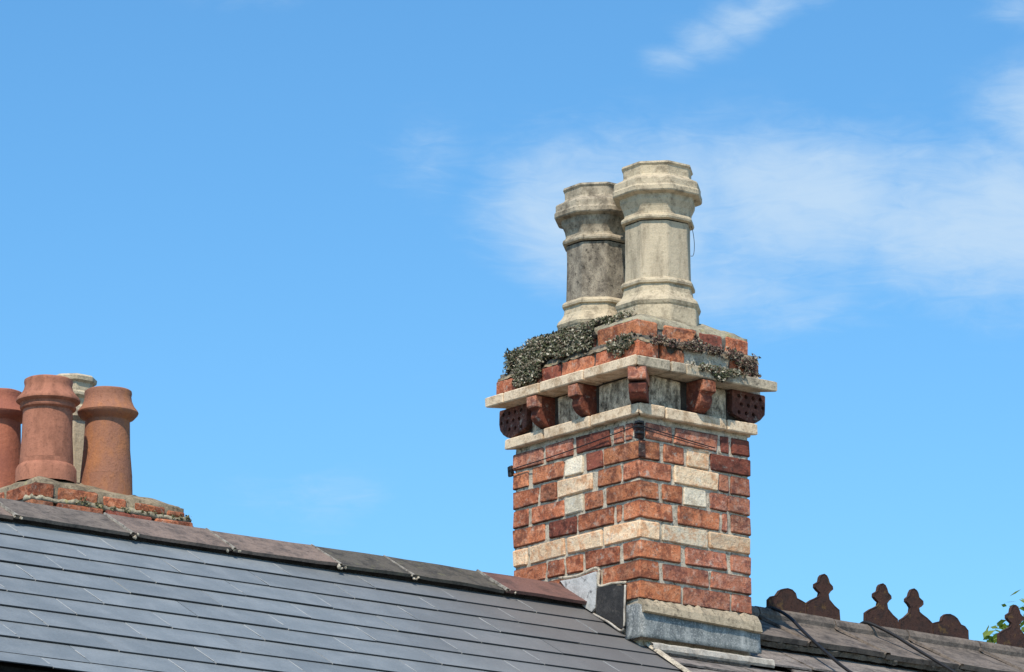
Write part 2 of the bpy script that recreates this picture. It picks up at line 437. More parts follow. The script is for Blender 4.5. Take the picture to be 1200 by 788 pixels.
def lathe(name, cx, cy, prof, ring, mat, parent, amp=0.0, smooth=False, wob=0.0):
    """prof: (radius, z); ring: unit outline points; a pot wall turned from an outline"""
    bm = bmesh.new()
    rows = []
    for r, z in prof:
        rows.append([bm.verts.new((cx + x * r, cy + y * r, z)) for x, y in ring])
    n = len(ring)
    for i in range(len(rows) - 1):
        for k in range(n):
            bm.faces.new((rows[i][k], rows[i][(k + 1) % n], rows[i + 1][(k + 1) % n], rows[i + 1][k]))
    if amp: jitter(bm, amp, 16)
    bmesh.ops.recalc_face_normals(bm, faces=bm.faces[:])
    o = from_bm(bm, name, mat, parent, smooth)
    if smooth: o.data.set_sharp_from_angle(angle=R(38))
    return o
def ring_round(n=40):
    return [(math.cos(2 * PI * k / n), math.sin(2 * PI * k / n)) for k in range(n)]
def ring_oct(off=22.5):
    pts = []
    for k in range(8):
        a = R(off + 45 * k)
        for d, rr in ((-3.2, 0.985), (0, 0.995), (3.2, 0.985)):
            pts.append((math.cos(a + R(d)) * rr, math.sin(a + R(d)) * rr))
    return pts

# ------------------------------------------------------------------ roof geometry constants
YR, ZR, PITCH = 0.4563, -0.1748, R(31)
CP, SP = math.cos(PITCH), math.sin(PITCH)
DZ = -0.020                       # tops of the slates lie this far under the ridge line
def roof(x, d, h=0.0, side=-1):
    """a point on the roof: x along the ridge, d down the slope, h above the slates"""
    return Vector((x, YR + side * (d * CP + h * SP), ZR + DZ - d * SP + h * CP))
def slab(name, x0, x1, d0, d1, h0, h1, th, mat, parent, wob=0.0, skew=0.0, mats=None):
    """flat piece on the roof between d0 (upper) and d1 (tail), top at h0..h1"""
    r1, r2 = rnd.uniform(-wob, wob), rnd.uniform(-wob, wob)
    P = [roof(x0, d0, h0), roof(x1, d0, h0), roof(x1 + skew, d1 + r2, h1), roof(x0 + skew, d1 + r1, h1)]
    nrm = Vector((0, -SP, CP))
    vs = P + [p - nrm * th for p in P]
    fs = [(0, 1, 2, 3), (7, 6, 5, 4), (0, 4, 5, 1), (1, 5, 6, 2), (2, 6, 7, 3), (3, 7, 4, 0)]
    o = link(name, vs, fs, mat, parent)
    if mats:
        for m_ in mats: o.data.materials.append(M[m_])
    return o

# ------------------------------------------------------------------ setting: ground and hidden house body
gm = link('ground', [(-700, -700, -4.8), (700, -700, -4.8), (700, 700, -4.8), (-700, 700, -4.8)], [(0, 1, 2, 3)], 'ground')
tag(gm, kind='structure')
hw = box('house_wall', -6.0, 5.0, YR - 1.30, YR + 2.2, -4.79, -1.12, 'brick_red', None)
tag(hw, kind='structure')

# ------------------------------------------------------------------ slate roof, left (new slates)
new_roof = thing('slate_roof', (-1.6, YR, ZR - 0.06), 'smooth blue-grey slate roof in even rows sloping down left of the brick chimney', 'roof')
EAVE = 1.565
link('roof_deck', [roof(-5, 0, -0.03), roof(0.03, 0, -0.03), roof(0.03, EAVE - 0.03, -0.03), roof(-5, EAVE - 0.03, -0.03),
                   roof(-5, 0, -0.08), roof(0.03, 0, -0.08), roof(0.03, EAVE - 0.03, -0.08), roof(-5, EAVE - 0.03, -0.08)],
     [(0, 1, 2, 3), (7, 6, 5, 4), (0, 4, 5, 1), (1, 5, 6, 2), (2, 6, 7, 3), (3, 7, 4, 0)], 'bedding', new_roof)
GAUGE = 0.1455
rows = [0.315 + GAUGE * i for i in range(9)]
rows.append(EAVE)
SW = 0.365
for ri, d in enumerate(rows):
    last = ri == len(rows) - 1
    x = 0.028 - (SW / 2 if ri % 2 else 0.0) + SW
    while x > -4.2:
        xa, xb = x - SW + 0.0035, x
        x -= SW
        if d < 0.60:
            xb = min(xb, 0.0)
        xb = min(xb, 0.03 + rnd.uniform(-0.004, 0.006))
        if xb - xa < 0.02: continue
        dx0 = rnd.uniform(-0.0012, 0.0012)
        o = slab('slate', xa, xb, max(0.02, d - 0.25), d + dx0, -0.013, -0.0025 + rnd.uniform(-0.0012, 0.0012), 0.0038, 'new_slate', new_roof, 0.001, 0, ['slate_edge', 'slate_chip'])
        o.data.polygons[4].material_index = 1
        if rnd.random() < 0.75: o.data.polygons[5].material_index = 2
        if rnd.random() < 0.5: o.data.polygons[3].material_index = 2
# pale silt and lichen lodged in the open joints between slates
vs, fs = [], []
for ri, d in enumerate(rows):
    x = 0.028 - (SW / 2 if ri % 2 else 0.0)
    while x > -4.2:
        up = 0.12 if ri == 0 else d - GAUGE + 0.004
        if ri == len(rows) - 1: up = rows[-2] + 0.004
        if rnd.random() < 0.72 and d - up > 0.03:
            a = rnd.uniform(0, 0.4) if rnd.random() < 0.5 else 0.0; b_ = rnd.uniform(0.7, 1.0)
            n = 6
            for i in range(n + 1):
                u = a + (b_ - a) * i / n
                dd = up + (d - up) * u
                hh = -0.0012 - 0.014 * (d - dd) / 0.25
                wv = 0.0022 + 0.0016 * noise.noise(Vector((x * 9, dd * 60, 1)))
                k = len(vs)
                vs += [roof(x + 0.0018 - wv, dd, hh), roof(x + 0.0018 + wv, dd, hh)]
                if i: fs.append((k - 2, k - 1, k + 1, k))
        x -= SW
tag(link('joint_silt', vs, fs, 'slate_chip', new_roof), kind='stuff')
# rear slope (hidden side) as one sheet of slate courses
vs, fs = [], []
for i in range(16):
    a = roof(-5, 0.15 * i, -0.01, 1); b1 = roof(5, 0.15 * i, -0.01, 1); c1 = roof(5, 0.15 * (i + 1), 0.0, 1); d1 = roof(-5, 0.15 * (i + 1), 0.0, 1)
    k = len(vs); vs += [a, b1, c1, d1, roof(5, 0.15 * (i + 1), -0.011, 1), roof(-5, 0.15 * (i + 1), -0.011, 1)]
    fs += [(k, k + 3, k + 2, k + 1), (k + 3, k + 5, k + 4, k + 2)]
link('rear_slope', vs, fs, 'old_slate', new_roof)
# eaves: gutter, fascia
pts = []
gv, gf = [], []
gc = roof(0, EAVE + 0.012, -0.05)
for xi, xx in enumerate((-5.0, 5.0)):
    for k in range(11):
        a = PI + PI * k / 10
        gv.append((xx, gc.y + 0.055 * math.cos(a) - 0.02, gc.z + 0.055 * math.sin(a)))
    for k in range(11):
        a = 2 * PI - PI * k / 10
        gv.append((xx, gc.y + 0.051 * math.cos(a) - 0.02, gc.z + 0.051 * math.sin(a)))
for k in range(22):
    gf.append((k, (k + 1) % 22, 22 + (k + 1) % 22, 22 + k))
link('gutter', gv, gf, 'black_gutter', new_roof, True)
box('fascia', -5, 5, gc.y + 0.036, gc.y + 0.056, gc.z - 0.16, gc.z + 0.015, 'soffit', new_roof)
box('soffit', -5, 5, gc.y + 0.057, YR - 1.30, gc.z - 0.16, gc.z - 0.148, 'soffit', new_roof)

# angled ridge tiles, left
WING = 0.185
def v_tile(x0, x1, mat, th=0.012, drop=0.0, wing=WING, lift=0.024, tilt=0.0):
    """plain angle ridge tile with two wings"""
    zt = ZR + drop
    vs = []
    n = 5
    for i in range(n + 1):
        u = i / n
        x = x0 + (x1 - x0) * u
        w_ = noise.noise(Vector((x * 6, 3.1, 0))) * 0.004 + tilt * (u - 0.5)
        f = roof(x, wing, lift + w_)
        g = Vector((x, 2 * YR - f.y, f.z))
        top = Vector((x, YR, zt + w_ * 0.5))
        nf = Vector((0, -SP, CP)) * th; ng = Vector((0, SP, CP)) * th
        vs += [f, top + Vector((0, -0.012, -0.006)), top, top + Vector((0, 0.012, -0.006)), g, g - ng, top - Vector((0, 0, th * 1.25)), f - nf]
    fs = []
    m_ = 8
    for i in range(n):
        for k in range(m_):
            fs.append((i * m_ + k, i * m_ + (k + 1) % m_, (i + 1) * m_ + (k + 1) % m_, (i + 1) * m_ + k))
    fs.append(tuple(range(m_))[::-1]); fs.append(tuple(range(n * m_, n * m_ + m_)))
    o = link('ridge_tile', vs, fs, mat, new_roof)
    return o
jx = [-4.4, -3.95, -3.46, -3.0, -2.50, -2.035, -1.611, -1.153, -0.83, -0.40, 0.0]
cyc = {4: 'ridge_grey', 5: 'ridge_clay', 6: 'ridge_clay', 7: 'ridge_dark', 8: 'ridge_dark', 9: 'ridge_red'}
for i in range(len(jx) - 1):
    v_tile(jx[i] + 0.004, jx[i + 1] - 0.004, cyc.get(i, 'ridge_clay'), drop=rnd.uniform(-0.003, 0.003), tilt=rnd.uniform(-0.008, 0.008))
# dark bedding under the wing edge, ragged
def ragged_strip(name, x0, x1, dA, dB, hA, hB, mat, parent, amp=0.006, step=0.02, th=0.02):
    n = max(2, int((x1 - x0) / step))
    vs, fs = [], []
    for i in range(n + 1):
        x = x0 + (x1 - x0) * i / n
        a = noise.noise(Vector((x * 25, dA * 9, 1))) * amp; b_ = noise.noise(Vector((x * 31, dB * 9, 7))) * amp
        vs += [roof(x, dA + b_, hA - th), roof(x, dA + b_, hA + a * 0.5), roof(x, (dA + dB) / 2, max(hA, hB) + a), roof(x, dB + a * 1.5, hB + b_ * 0.5), roof(x, dB + a, hB - th)]
    for i in range(n):
        for k in range(4):
            fs.append((i * 5 + k, i * 5 + k + 1, (i + 1) * 5 + k + 1, (i + 1) * 5 + k))
    return link(name, vs, fs, mat, parent)
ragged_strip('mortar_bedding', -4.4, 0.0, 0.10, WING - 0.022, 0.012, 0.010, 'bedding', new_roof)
# pale pointing at the joints between ridge tiles
def joint_strip(x, mat, parent, wing=WING, lift=0.026, wd=0.0065, name='mortar_joint', apex=0.0):
    vs, fs = [], []
    n = 8
    for i in range(n + 1):
        u = i / n
        base = Vector((0, YR, ZR + apex)).lerp(roof(0, wing + 0.012, lift), u)
        ww = wd * (0.55 + 0.8 * abs(noise.noise(Vector((x * 9, u * 5, 2))))) * (1 + (0.9 if i == n else 0))
        off = noise.noise(Vector((x * 5, u * 6, 9))) * 0.005
        for sx, hh in ((-ww, -0.004), (-ww * 0.6, 0.005), (ww * 0.6, 0.005), (ww, -0.004)):
            vs.append((x + sx + off, base.y - hh * SP, base.z + hh * CP))
    for i in range(n):
        for k in range(3):
            fs.append((i * 4 + k, (i + 1) * 4 + k, (i + 1) * 4 + k + 1, i * 4 + k + 1))
    return link(name, vs, fs, mat, parent)
for x in jx[3:-1]:
    joint_strip(x, 'joint_cement', new_roof)
# small lumps of mortar at the foot of the joints
for x in jx[4:-1]:
    for k in range(3):
        p = roof(x + rnd.uniform(-0.02, 0.035), WING + rnd.uniform(-0.005, 0.02), 0.012 + rnd.uniform(0, .01))
        bm = bmesh.new(); bmesh.ops.create_icosphere(bm, subdivisions=1, radius=rnd.uniform(0.004, 0.008), matrix=Matrix.Translation(p)); jitter(bm, 0.006, 60)
        from_bm(bm, 'mortar_lump', 'mortar', new_roof)

# ------------------------------------------------------------------ old slate roof, right
old_roof = thing('slate_roof', (2.0, YR, ZR - 0.06), 'weathered brown-grey slate roof with crested ridge tiles, right of the brick chimney', 'roof')
link('roof_deck', [roof(0.04, 0, -0.034), roof(5, 0, -0.034), roof(5, EAVE - 0.03, -0.034), roof(0.04, EAVE - 0.03, -0.034),
                   roof(0.04, 0, -0.08), roof(5, 0, -0.08), roof(5, EAVE - 0.03, -0.08), roof(0.04, EAVE - 0.03, -0.08)],
     [(0, 1, 2, 3), (7, 6, 5, 4), (0, 4, 5, 1), (1, 5, 6, 2), (2, 6, 7, 3), (3, 7, 4, 0)], 'bedding', old_roof)
orow = [0.545, 0.70, 0.85, 1.0, 1.15, 1.30, 1.45, 1.57]
for ri, d in enumerate(orow):
    x = 0.045
    first = True
    while x < 4.4:
        wd = rnd.uniform(0.24, 0.30) if not first else (0.14 if ri % 2 else 0.27)
        first = False
        xa, xb = x, x + wd - 0.005
        x += wd
        up = max(0.02, d - 0.27)
        if xa < 0.56 and d < 0.62:
            if xb < 0.60: continue
            xa = 0.56
        if xa < 0.56: up = max(up, 0.56)
        n = 4
        th = rnd.uniform(0.006, 0.009)
        r0 = rnd.uniform(-0.006, 0.006); hh = 0.006 + rnd.uniform(-0.003, 0.006)
        vs = []
        for i in range(n + 1):
            xx = xa + (xb - xa) * i / n
            e = r0 + rnd.uniform(-0.003, 0.003)
            vs += [roof(xx, up, -0.018), roof(xx, d + e, hh + rnd.uniform(-.001, .001)), roof(xx, d + e + 0.002, hh - th), roof(xx, up, -0.018 - th)]
        fs = []
        for i in range(n):
            for k in range(4):
                fs.append((i * 4 + k, (i + 1) * 4 + k, (i + 1) * 4 + (k + 1) % 4, i * 4 + (k + 1) % 4))
        fs += [(0, 1, 2, 3), (n * 4 + 3, n * 4 + 2, n * 4 + 1, n * 4)]
        link('slate', vs, fs, 'old_slate', old_roof)
# roll-top ridge tiles with wings
OW = 0.345
OJ = [0.56, 0.965, 1.364, 1.761, 2.157, 2.555, 2.95, 3.35, 3.75, 4.15]
for i in range(len(OJ) - 1):
    x0, x1 = OJ[i] + 0.003, OJ[i + 1] - 0.003
    prof = []
    rr = 0.034
    ctr = Vector((YR, ZR - 0.008))
    n = 4
    vs, fs = [], []
    tl = rnd.uniform(-0.006, 0.006); lf = rnd.uniform(-0.003, 0.004)
    for j in range(n + 1):
        u = j / n; x = x0 + (x1 - x0) * u
        wv = noise.noise(Vector((x * 7, 8, 0))) * 0.005 + tl * (u - .5) + lf
        f = roof(0, OW, 0.046 + wv); g = (2 * YR - f.y, f.z)
        ring = []
        ring.append((f.y, f.z))
        a0 = R(205); a1 = R(-25)
        ring.append((roof(0, 0.040, 0.010).y, roof(0, 0.040, 0.010).z))
        for k in range(9):
            a = a0 + (a1 - a0) * k / 8
            ring.append((ctr.x + rr * math.cos(a), ctr.y + rr * math.sin(a) + wv * 0.6))
        ring.append((2 * YR - roof(0, 0.040, 0.010).y, roof(0, 0.040, 0.010).z))
        ring.append(g)
        ring.append((g[0] - 0.01, g[1] - 0.018)); ring.append((YR, ZR - 0.05)); ring.append((f.y + 0.010, f.z - 0.018))
        vs += [(x, y, z) for y, z in ring]
    m_ = len(ring)
    for j in range(n):
        for k in range(m_):
            fs.append((j * m_ + k, j * m_ + (k + 1) % m_, (j + 1) * m_ + (k + 1) % m_, (j + 1) * m_ + k))
    fs.append(tuple(range(m_))[::-1]); fs.append(tuple(range(n * m_, n * m_ + m_)))
    link('ridge_tile', vs, fs, 'ridge_grey', old_roof)
for x in OJ[1:]:
    joint_strip(x, 'ridge_grey', old_roof, wing=OW - 0.004, lift=0.047, wd=0.010)
ragged_strip('mortar_bedding', 0.56, 4.15, OW - 0.10, OW - 0.005, 0.030, 0.022, 'mortar_dark', old_roof, 0.016, 0.012)
# crest ornaments
ROUND = [(1.034, -0.160), (1.035, -0.114), (1.053, -0.098), (1.075, -0.093), (1.094, -0.071), (1.112, -0.062), (1.135, -0.057), (1.159, -0.060), (1.177, -0.072), (1.184, -0.091), (1.206, -0.097), (1.230, -0.105), (1.230, -0.160)]
SPIKE = [(1.232, -0.160), (1.235, -0.105), (1.262, -0.088), (1.287, -0.077), (1.302, -0.069), (1.306, -0.054), (1.292, -0.046), (1.281, -0.036), (1.282, -0.022), (1.303, -0.010), (1.308, 0.008), (1.316, 0.018), (1.331, 0.024), (1.345, 0.018), (1.354, 0.004), (1.359, -0.010), (1.375, -0.022), (1.376, -0.034), (1.362, -0.044), (1.352, -0.056), (1.356, -0.076), (1.383, -0.098), (1.408, -0.112), (1.412, -0.160)]
def crest(outline, x0, mirror=False):
    xs = [p[0] for p in outline]; lo, hi = min(xs), max(xs)
    pts = [((hi - (p[0] - lo)) if mirror else p[0], p[1]) for p in outline]
    if mirror: pts = pts[::-1]
    sh = x0 - lo
    bm = bmesh.new()
    th = 0.008
    a = [bm.verts.new((p[0] + sh, YR - th, p[1])) for p in pts]
    b_ = [bm.verts.new((p[0] + sh, YR + th, p[1])) for p in pts]
    fa = bm.faces.new(a); fb = bm.faces.new(b_[::-1])
    n = len(pts)
    for i in range(n):
        bm.faces.new((a[i], b_[i], b_[(i + 1) % n], a[(i + 1) % n]))
    bmesh.ops.recalc_face_normals(bm, faces=bm.faces[:])
    ins = bmesh.ops.inset_region(bm, faces=[fa], thickness=0.007, depth=0.0)
    for v in fa.verts: v.co.y += 0.002
    bmesh.ops.triangulate(bm, faces=[f for f in bm.faces if len(f.verts) > 4])
    return from_bm(bm, 'crest', 'crest_clay', old_roof)
crest(ROUND, 1.034); crest(SPIKE, 1.232)
crest(SPIKE, 1.548); crest(SPIKE, 1.737, True); crest(ROUND, 1.921, True)
crest(SPIKE, 2.290); crest(SPIKE, 2.475, True); crest(ROUND, 2.66, True); crest(ROUND, 2.95); crest(SPIKE, 3.15); crest(SPIKE, 3.45)
# pale strip of mortar and slates at the foot of the chimney
ragged_strip('mortar_fillet', 0.02, 0.61, 0.560, 0.585, 0.024, 0.010, 'pale_mortar', old_roof, 0.004, 0.012, 0.010)
vs, fs = [], []
for i in range(24):
    d = 0.50 + i * 0.045
    o_ = noise.noise(Vector((i * 0.7, 2, 2))) * 0.006
    for sx, h in ((-0.012, 0.001), (-0.006, 0.009), (0.010, 0.010), (0.018, 0.0)):
        vs.append(roof(0.034 + sx + o_, d, h))
for i in range(23):
    for k in range(3):
        fs.append((i * 4 + k, i * 4 + 4 + k, i * 4 + 5 + k, i * 4 + k + 1))
link('mortar_verge', vs, fs, 'mortar', old_roof)

# cables laid over the old roof
def on_roof(pts, h):
    return [roof(x, d, h) for x, d in pts]
c1 = [Vector((1.035, YR + 0.03, ZR + 0.02)), Vector((1.04, YR - 0.012, ZR + 0.028))] + on_roof([(1.048, 0.085), (1.000, 0.24), (0.965, 0.36), (0.93, 0.50), (0.905, 0.62), (0.90, 0.75), (0.90, 1.0), (0.90, 1.5)], 0.055)
tag(tube('roof_cable', c1, 0.0065, 'black_cable'), 'black cable running down the old slates beside the brick chimney', 'cable', 'cables over the old roof')
c2 = [Vector((1.545, YR + 0.03, ZR + 0.02)), Vector((1.55, YR - 0.012, ZR + 0.028))] + on_roof([(1.575, 0.10), (1.583, 0.22), (1.590, 0.34), (1.598, 0.46), (1.60, 0.60), (1.61, 1.0), (1.62, 1.5)], 0.055)
tag(tube('roof_cable', c2, 0.0065, 'black_cable'), 'black cable running down the old slates below the middle spiked crests', 'cable', 'cables over the old roof')

# ------------------------------------------------------------------ main chimney
W, L = 0.547, 0.751
ch = thing('brick_chimney', (W / 2, L / 2, -0.75), 'tall red brick chimney with cream brick patterns, stone cornice and brick corbels on the ridge', 'chimney')
rough_box('mortar', 0.008, W - 0.008, 0.008, L - 0.008, -0.85, 0.392, 'mortar', ch, 0.016, 0.006, 30)
right = {
 5: [('brick_pink', .033, .164), ('brick_pink', .176, .386), ('brick_dark', .403, .441), ('brick_dark', .455, .547)],
 4: [('C', 0, .101), ('brick_red', .122, .219), ('brick_cream', .236, .342), ('brick_dark', .352, .547)],
 3: [('C', 0, .154), ('brick_cream', .174, .387), ('brick_pink', .394, .439), ('brick_pink', .452, .547)],
 2: [('C', 0, .095), ('brick_orange', .113, .211), ('brick_white', .219, .325), ('brick_pink', .346, .429), ('brick_pink', .436, .547)],
 1: [('C', 0, .159), ('brick_orange', .189, .390), ('brick_pink', .406, .428), ('brick_pink', .450, .547)],
 0: [('C', 0, .098), ('brick_cream', .114, .331), ('brick_cream', .339, .547)],
 -1: [('C', 0, .200), ('brick_pink', .224, .426), ('brick_pink', .448, .547)],
 -2: [('C', 0, .092), ('brick_pink', .113, .338), ('brick_pink', .348, .547)],
 -3: [('C', 0, .198), ('brick_pink', .214, .440), ('brick_pink', .450, .547)]}
left = {
 5: [('brick_pink', .043, .082), ('brick_pink', .095, .150), ('brick_dark', .173, .370), ('brick_pink', .390, .551), ('brick_pink', .571, .751)],
 4: [('brick_red', 0, .209), ('brick_dark', .219, .311), ('brick_white', .337, .436), ('brick_red', .450, .632), ('brick_red', .658, .751)],
 3: [('brick_red', 0, .097), ('brick_red', .112, .243), ('brick_cream', .278, .480), ('brick_red', .490, .587), ('brick_red', .603, .751)],
 2: [('brick_orange', 0, .196), ('brick_red', .220, .318), ('brick_white', .333, .437), ('brick_red', .447, .638), ('brick_red', .658, .751)],
 1: [('brick_orange', 0, .094), ('brick_orange', .113, .138), ('brick_red', .156, .358), ('brick_dark', .373, .533), ('brick_orange', .561, .751)],
 0: [('brick_cream', 0, .211), ('brick_cream', .223, .427), ('brick_cream', .443, .648), ('brick_cream', .665, .751)],
 -1: [('brick_orange', 0, .099), ('brick_red', .124, .319), ('brick_red', .339, .432), ('brick_red', .445, .541), ('brick_red', .557, .751)],
 -2: [('brick_orange', 0, .220), ('brick_red', .235, .44), ('brick_red', .455, .66), ('brick_red', .675, .751)],
 -3: [('brick_orange', 0, .105), ('brick_red', .12, .32), ('brick_red', .335, .53), ('brick_red', .545, .751)]}
for k in range(5, -4, -1):
    z1 = 0.075 * k - 0.004; z0 = z1 - 0.0655
    if k == 5: z1 -= 0.003
    lr = left[k]; rr = right[k]
    depth = 0.098
    if rr[0][0] == 'C':
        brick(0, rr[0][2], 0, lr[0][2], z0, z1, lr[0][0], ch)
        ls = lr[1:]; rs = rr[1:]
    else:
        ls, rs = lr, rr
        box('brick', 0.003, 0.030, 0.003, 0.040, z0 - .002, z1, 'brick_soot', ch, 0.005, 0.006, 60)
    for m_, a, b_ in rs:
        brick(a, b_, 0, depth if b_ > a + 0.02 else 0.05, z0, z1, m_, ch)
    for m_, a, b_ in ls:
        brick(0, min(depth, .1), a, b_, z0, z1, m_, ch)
    # rear and far faces
    pal = ['brick_red', 'brick_pink', 'brick_dark', 'brick_red']
    if k == 0: pal = ['brick_cream']
    yy = 0.112 if k % 2 else 0.16
    while yy < L - 0.12:
        ye = min(yy + (0.205 if k % 2 else 0.20), L - 0.11)
        brick(W - 0.1, W, yy, ye, z0, z1, rnd.choice(pal), ch)
        yy = ye + 0.012
    xx = 0.112
    while xx < W - 0.03:
        xe = min(xx + (0.205 if k % 2 else 0.10), W)
        if W - xe < 0.05: xe = W
        brick(xx, xe, L - 0.1, L, z0, z1, rnd.choice(pal), ch)
        xx = xe + 0.012
# sooty smear down the corner joint
box('brick', -0.002, 0.027, -0.002, 0.004, 0.232, 0.300, 'brick_soot', ch, 0.002, 0.004, 60)

# mitred bands: string course and cornice
def band(e, z0, z1, joints_l, joints_r, mats, name, inner=0.09, bev=0.004):
    g = 0.0035
    lo, hx, hy = -e, W + e, L + e
    ii = inner
    segs = [lo] + joints_l + [hy]
    for i in range(len(segs) - 1):
        a, b_ = segs[i], segs[i + 1]
        poly = [(lo, a + (g if i else 0)), (lo, b_ - g), (ii, b_ - g), (ii, (ii if i == 0 else a + g))]
        if i == len(segs) - 2: poly[1] = (lo, b_); poly[2] = (ii, b_ - (0.10 + e))
        poly = poly[::-1]
        bm = prism_bm(poly, z0 + rnd.uniform(-.001, .001), z1 + rnd.uniform(-.0015, .0015)); bevel(bm, bev); jitter(bm, 0.003, 26)
        from_bm(bm, name, mats[0], ch)
    segs = [lo] + joints_r + [hx]
    for i in range(len(segs) - 1):
        a, b_ = segs[i], segs[i + 1]
        poly = [(a + (g if i else g), lo), (b_ - g, lo), (b_ - g, ii), (a + g, ii)]
        if i == 0: poly[3] = (ii + g, ii)
        if i == len(segs) - 2: poly[1] = (b_, lo); poly[2] = (b_ - (0.10 + e), ii)
        bm = prism_bm(poly, z0 + rnd.uniform(-.001, .001), z1 + rnd.uniform(-.0015, .0015)); bevel(bm, bev); jitter(bm, 0.003, 26)
        from_bm(bm, name, mats[min(1, len(mats) - 1)], ch)
    # far two sides
    for a, b_ in ((-e + 0.1, 0.25), (0.255, W + e)):
        box(name, a, b_ - g, L - 0.08, L + e, z0, z1, mats[0], ch, bev, 0.003, 26)
    for a, b_ in ((0.02, 0.28), (0.285, 0.55), (0.555, L - 0.09)):
        box(name, W - 0.08, W + e, a, b_ - g, z0, z1, mats[0], ch, bev, 0.003, 26)
band(0.022, 0.388, 0.432, [.262, .54], [.112, .416], ['cream_stone'], 'string_course')
band(0.076, 0.556, 0.596, [.234, .498, .714], [.094, .169, .337], ['cream_stone', 'grey_stone'], 'cornice')
rough_box('mortar', 0.024, W - 0.024, 0.024, L - 0.024, 0.393, 0.60, 'mortar_shaded', ch, 0.025, 0.004, 25)
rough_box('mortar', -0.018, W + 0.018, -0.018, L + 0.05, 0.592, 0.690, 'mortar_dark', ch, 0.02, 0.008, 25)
# frieze blocks
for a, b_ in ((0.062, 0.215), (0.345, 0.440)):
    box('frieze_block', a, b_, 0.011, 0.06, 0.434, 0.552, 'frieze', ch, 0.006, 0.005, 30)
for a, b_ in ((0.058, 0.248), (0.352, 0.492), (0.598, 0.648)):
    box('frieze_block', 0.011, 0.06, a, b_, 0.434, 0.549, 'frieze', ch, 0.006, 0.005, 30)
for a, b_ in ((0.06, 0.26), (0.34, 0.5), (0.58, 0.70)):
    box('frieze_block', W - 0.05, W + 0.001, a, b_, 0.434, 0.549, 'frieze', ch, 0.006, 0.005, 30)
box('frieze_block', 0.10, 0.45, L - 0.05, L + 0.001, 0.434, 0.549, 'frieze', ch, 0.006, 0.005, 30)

# corbels: a profile (reach, z) pushed sideways
CPROF = [(-0.04, 0.5545), (0.068, 0.5545), (0.070, 0.548), (0.070, 0.507), (0.052, 0.500), (0.056, 0.487), (0.054, 0.470), (0.044, 0.455), (0.028, 0.445), (0.008, 0.437), (-0.04, 0.436)]
def profile_block(prof, origin, outv, sidev, width, mat, parent, name='corbel', holes=None, bev=0.003):
    bm = bmesh.new()
    o = Vector((origin[0], origin[1], 0)); u = Vector((outv[0], outv[1], 0)).normalized(); s = Vector((sidev[0], sidev[1], 0)).normalized()
    a = [bm.verts.new(o + u * p + s * (-width / 2) + Vector((0, 0, z))) for p, z in prof]
    b_ = [bm.verts.new(o + u * p + s * (width / 2) + Vector((0, 0, z))) for p, z in prof]
    n = len(prof)
    bm.faces.new(a); bm.faces.new(b_[::-1])
    for i in range(n):
        bm.faces.new((a[i], b_[i], b_[(i + 1) % n], a[(i + 1) % n]))
    bmesh.ops.recalc_face_normals(bm, faces=bm.faces[:])
    if bev:
        bmesh.ops.bevel(bm, geom=[e for e in bm.edges if len(e.link_faces) == 2 and e.calc_face_angle(0) > 0.6], offset=bev, segments=1, affect='EDGES')
    jitter(bm, 0.0025, 45)
    return from_bm(bm, name, mat, parent)
HEAD = [(0.040, 0.5530), (0.072, 0.5530), (0.0745, 0.548), (0.0745, 0.511), (0.071, 0.506), (0.040, 0.506)]  # separate front piece in brighter brick, so its sunlit look is in the colour
for y in (0.300, 0.546):
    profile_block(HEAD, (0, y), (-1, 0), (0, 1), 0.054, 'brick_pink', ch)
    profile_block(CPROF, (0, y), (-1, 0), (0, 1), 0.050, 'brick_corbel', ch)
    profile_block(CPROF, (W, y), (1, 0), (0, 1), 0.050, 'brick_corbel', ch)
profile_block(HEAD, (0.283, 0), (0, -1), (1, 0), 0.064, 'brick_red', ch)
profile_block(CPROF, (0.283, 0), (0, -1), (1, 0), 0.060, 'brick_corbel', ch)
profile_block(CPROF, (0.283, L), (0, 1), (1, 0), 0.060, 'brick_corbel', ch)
# corner corbel, two stacked pieces set diagonally
UP = [(-0.05, 0.5545), (0.090, 0.5545), (0.092, 0.548), (0.092, 0.508), (0.088, 0.503), (-0.05, 0.503)]
LO = [(-0.05, 0.498), (0.076, 0.498), (0.080, 0.492), (0.070, 0.462), (0.052, 0.447), (0.035, 0.440), (-0.05, 0.438)]
profile_block(UP, (0, 0), (-1, -1), (1, -1), 0.070, 'brick_pink', ch)
profile_block(LO, (0, 0), (-1, -1), (1, -1), 0.066, 'brick_dark', ch)
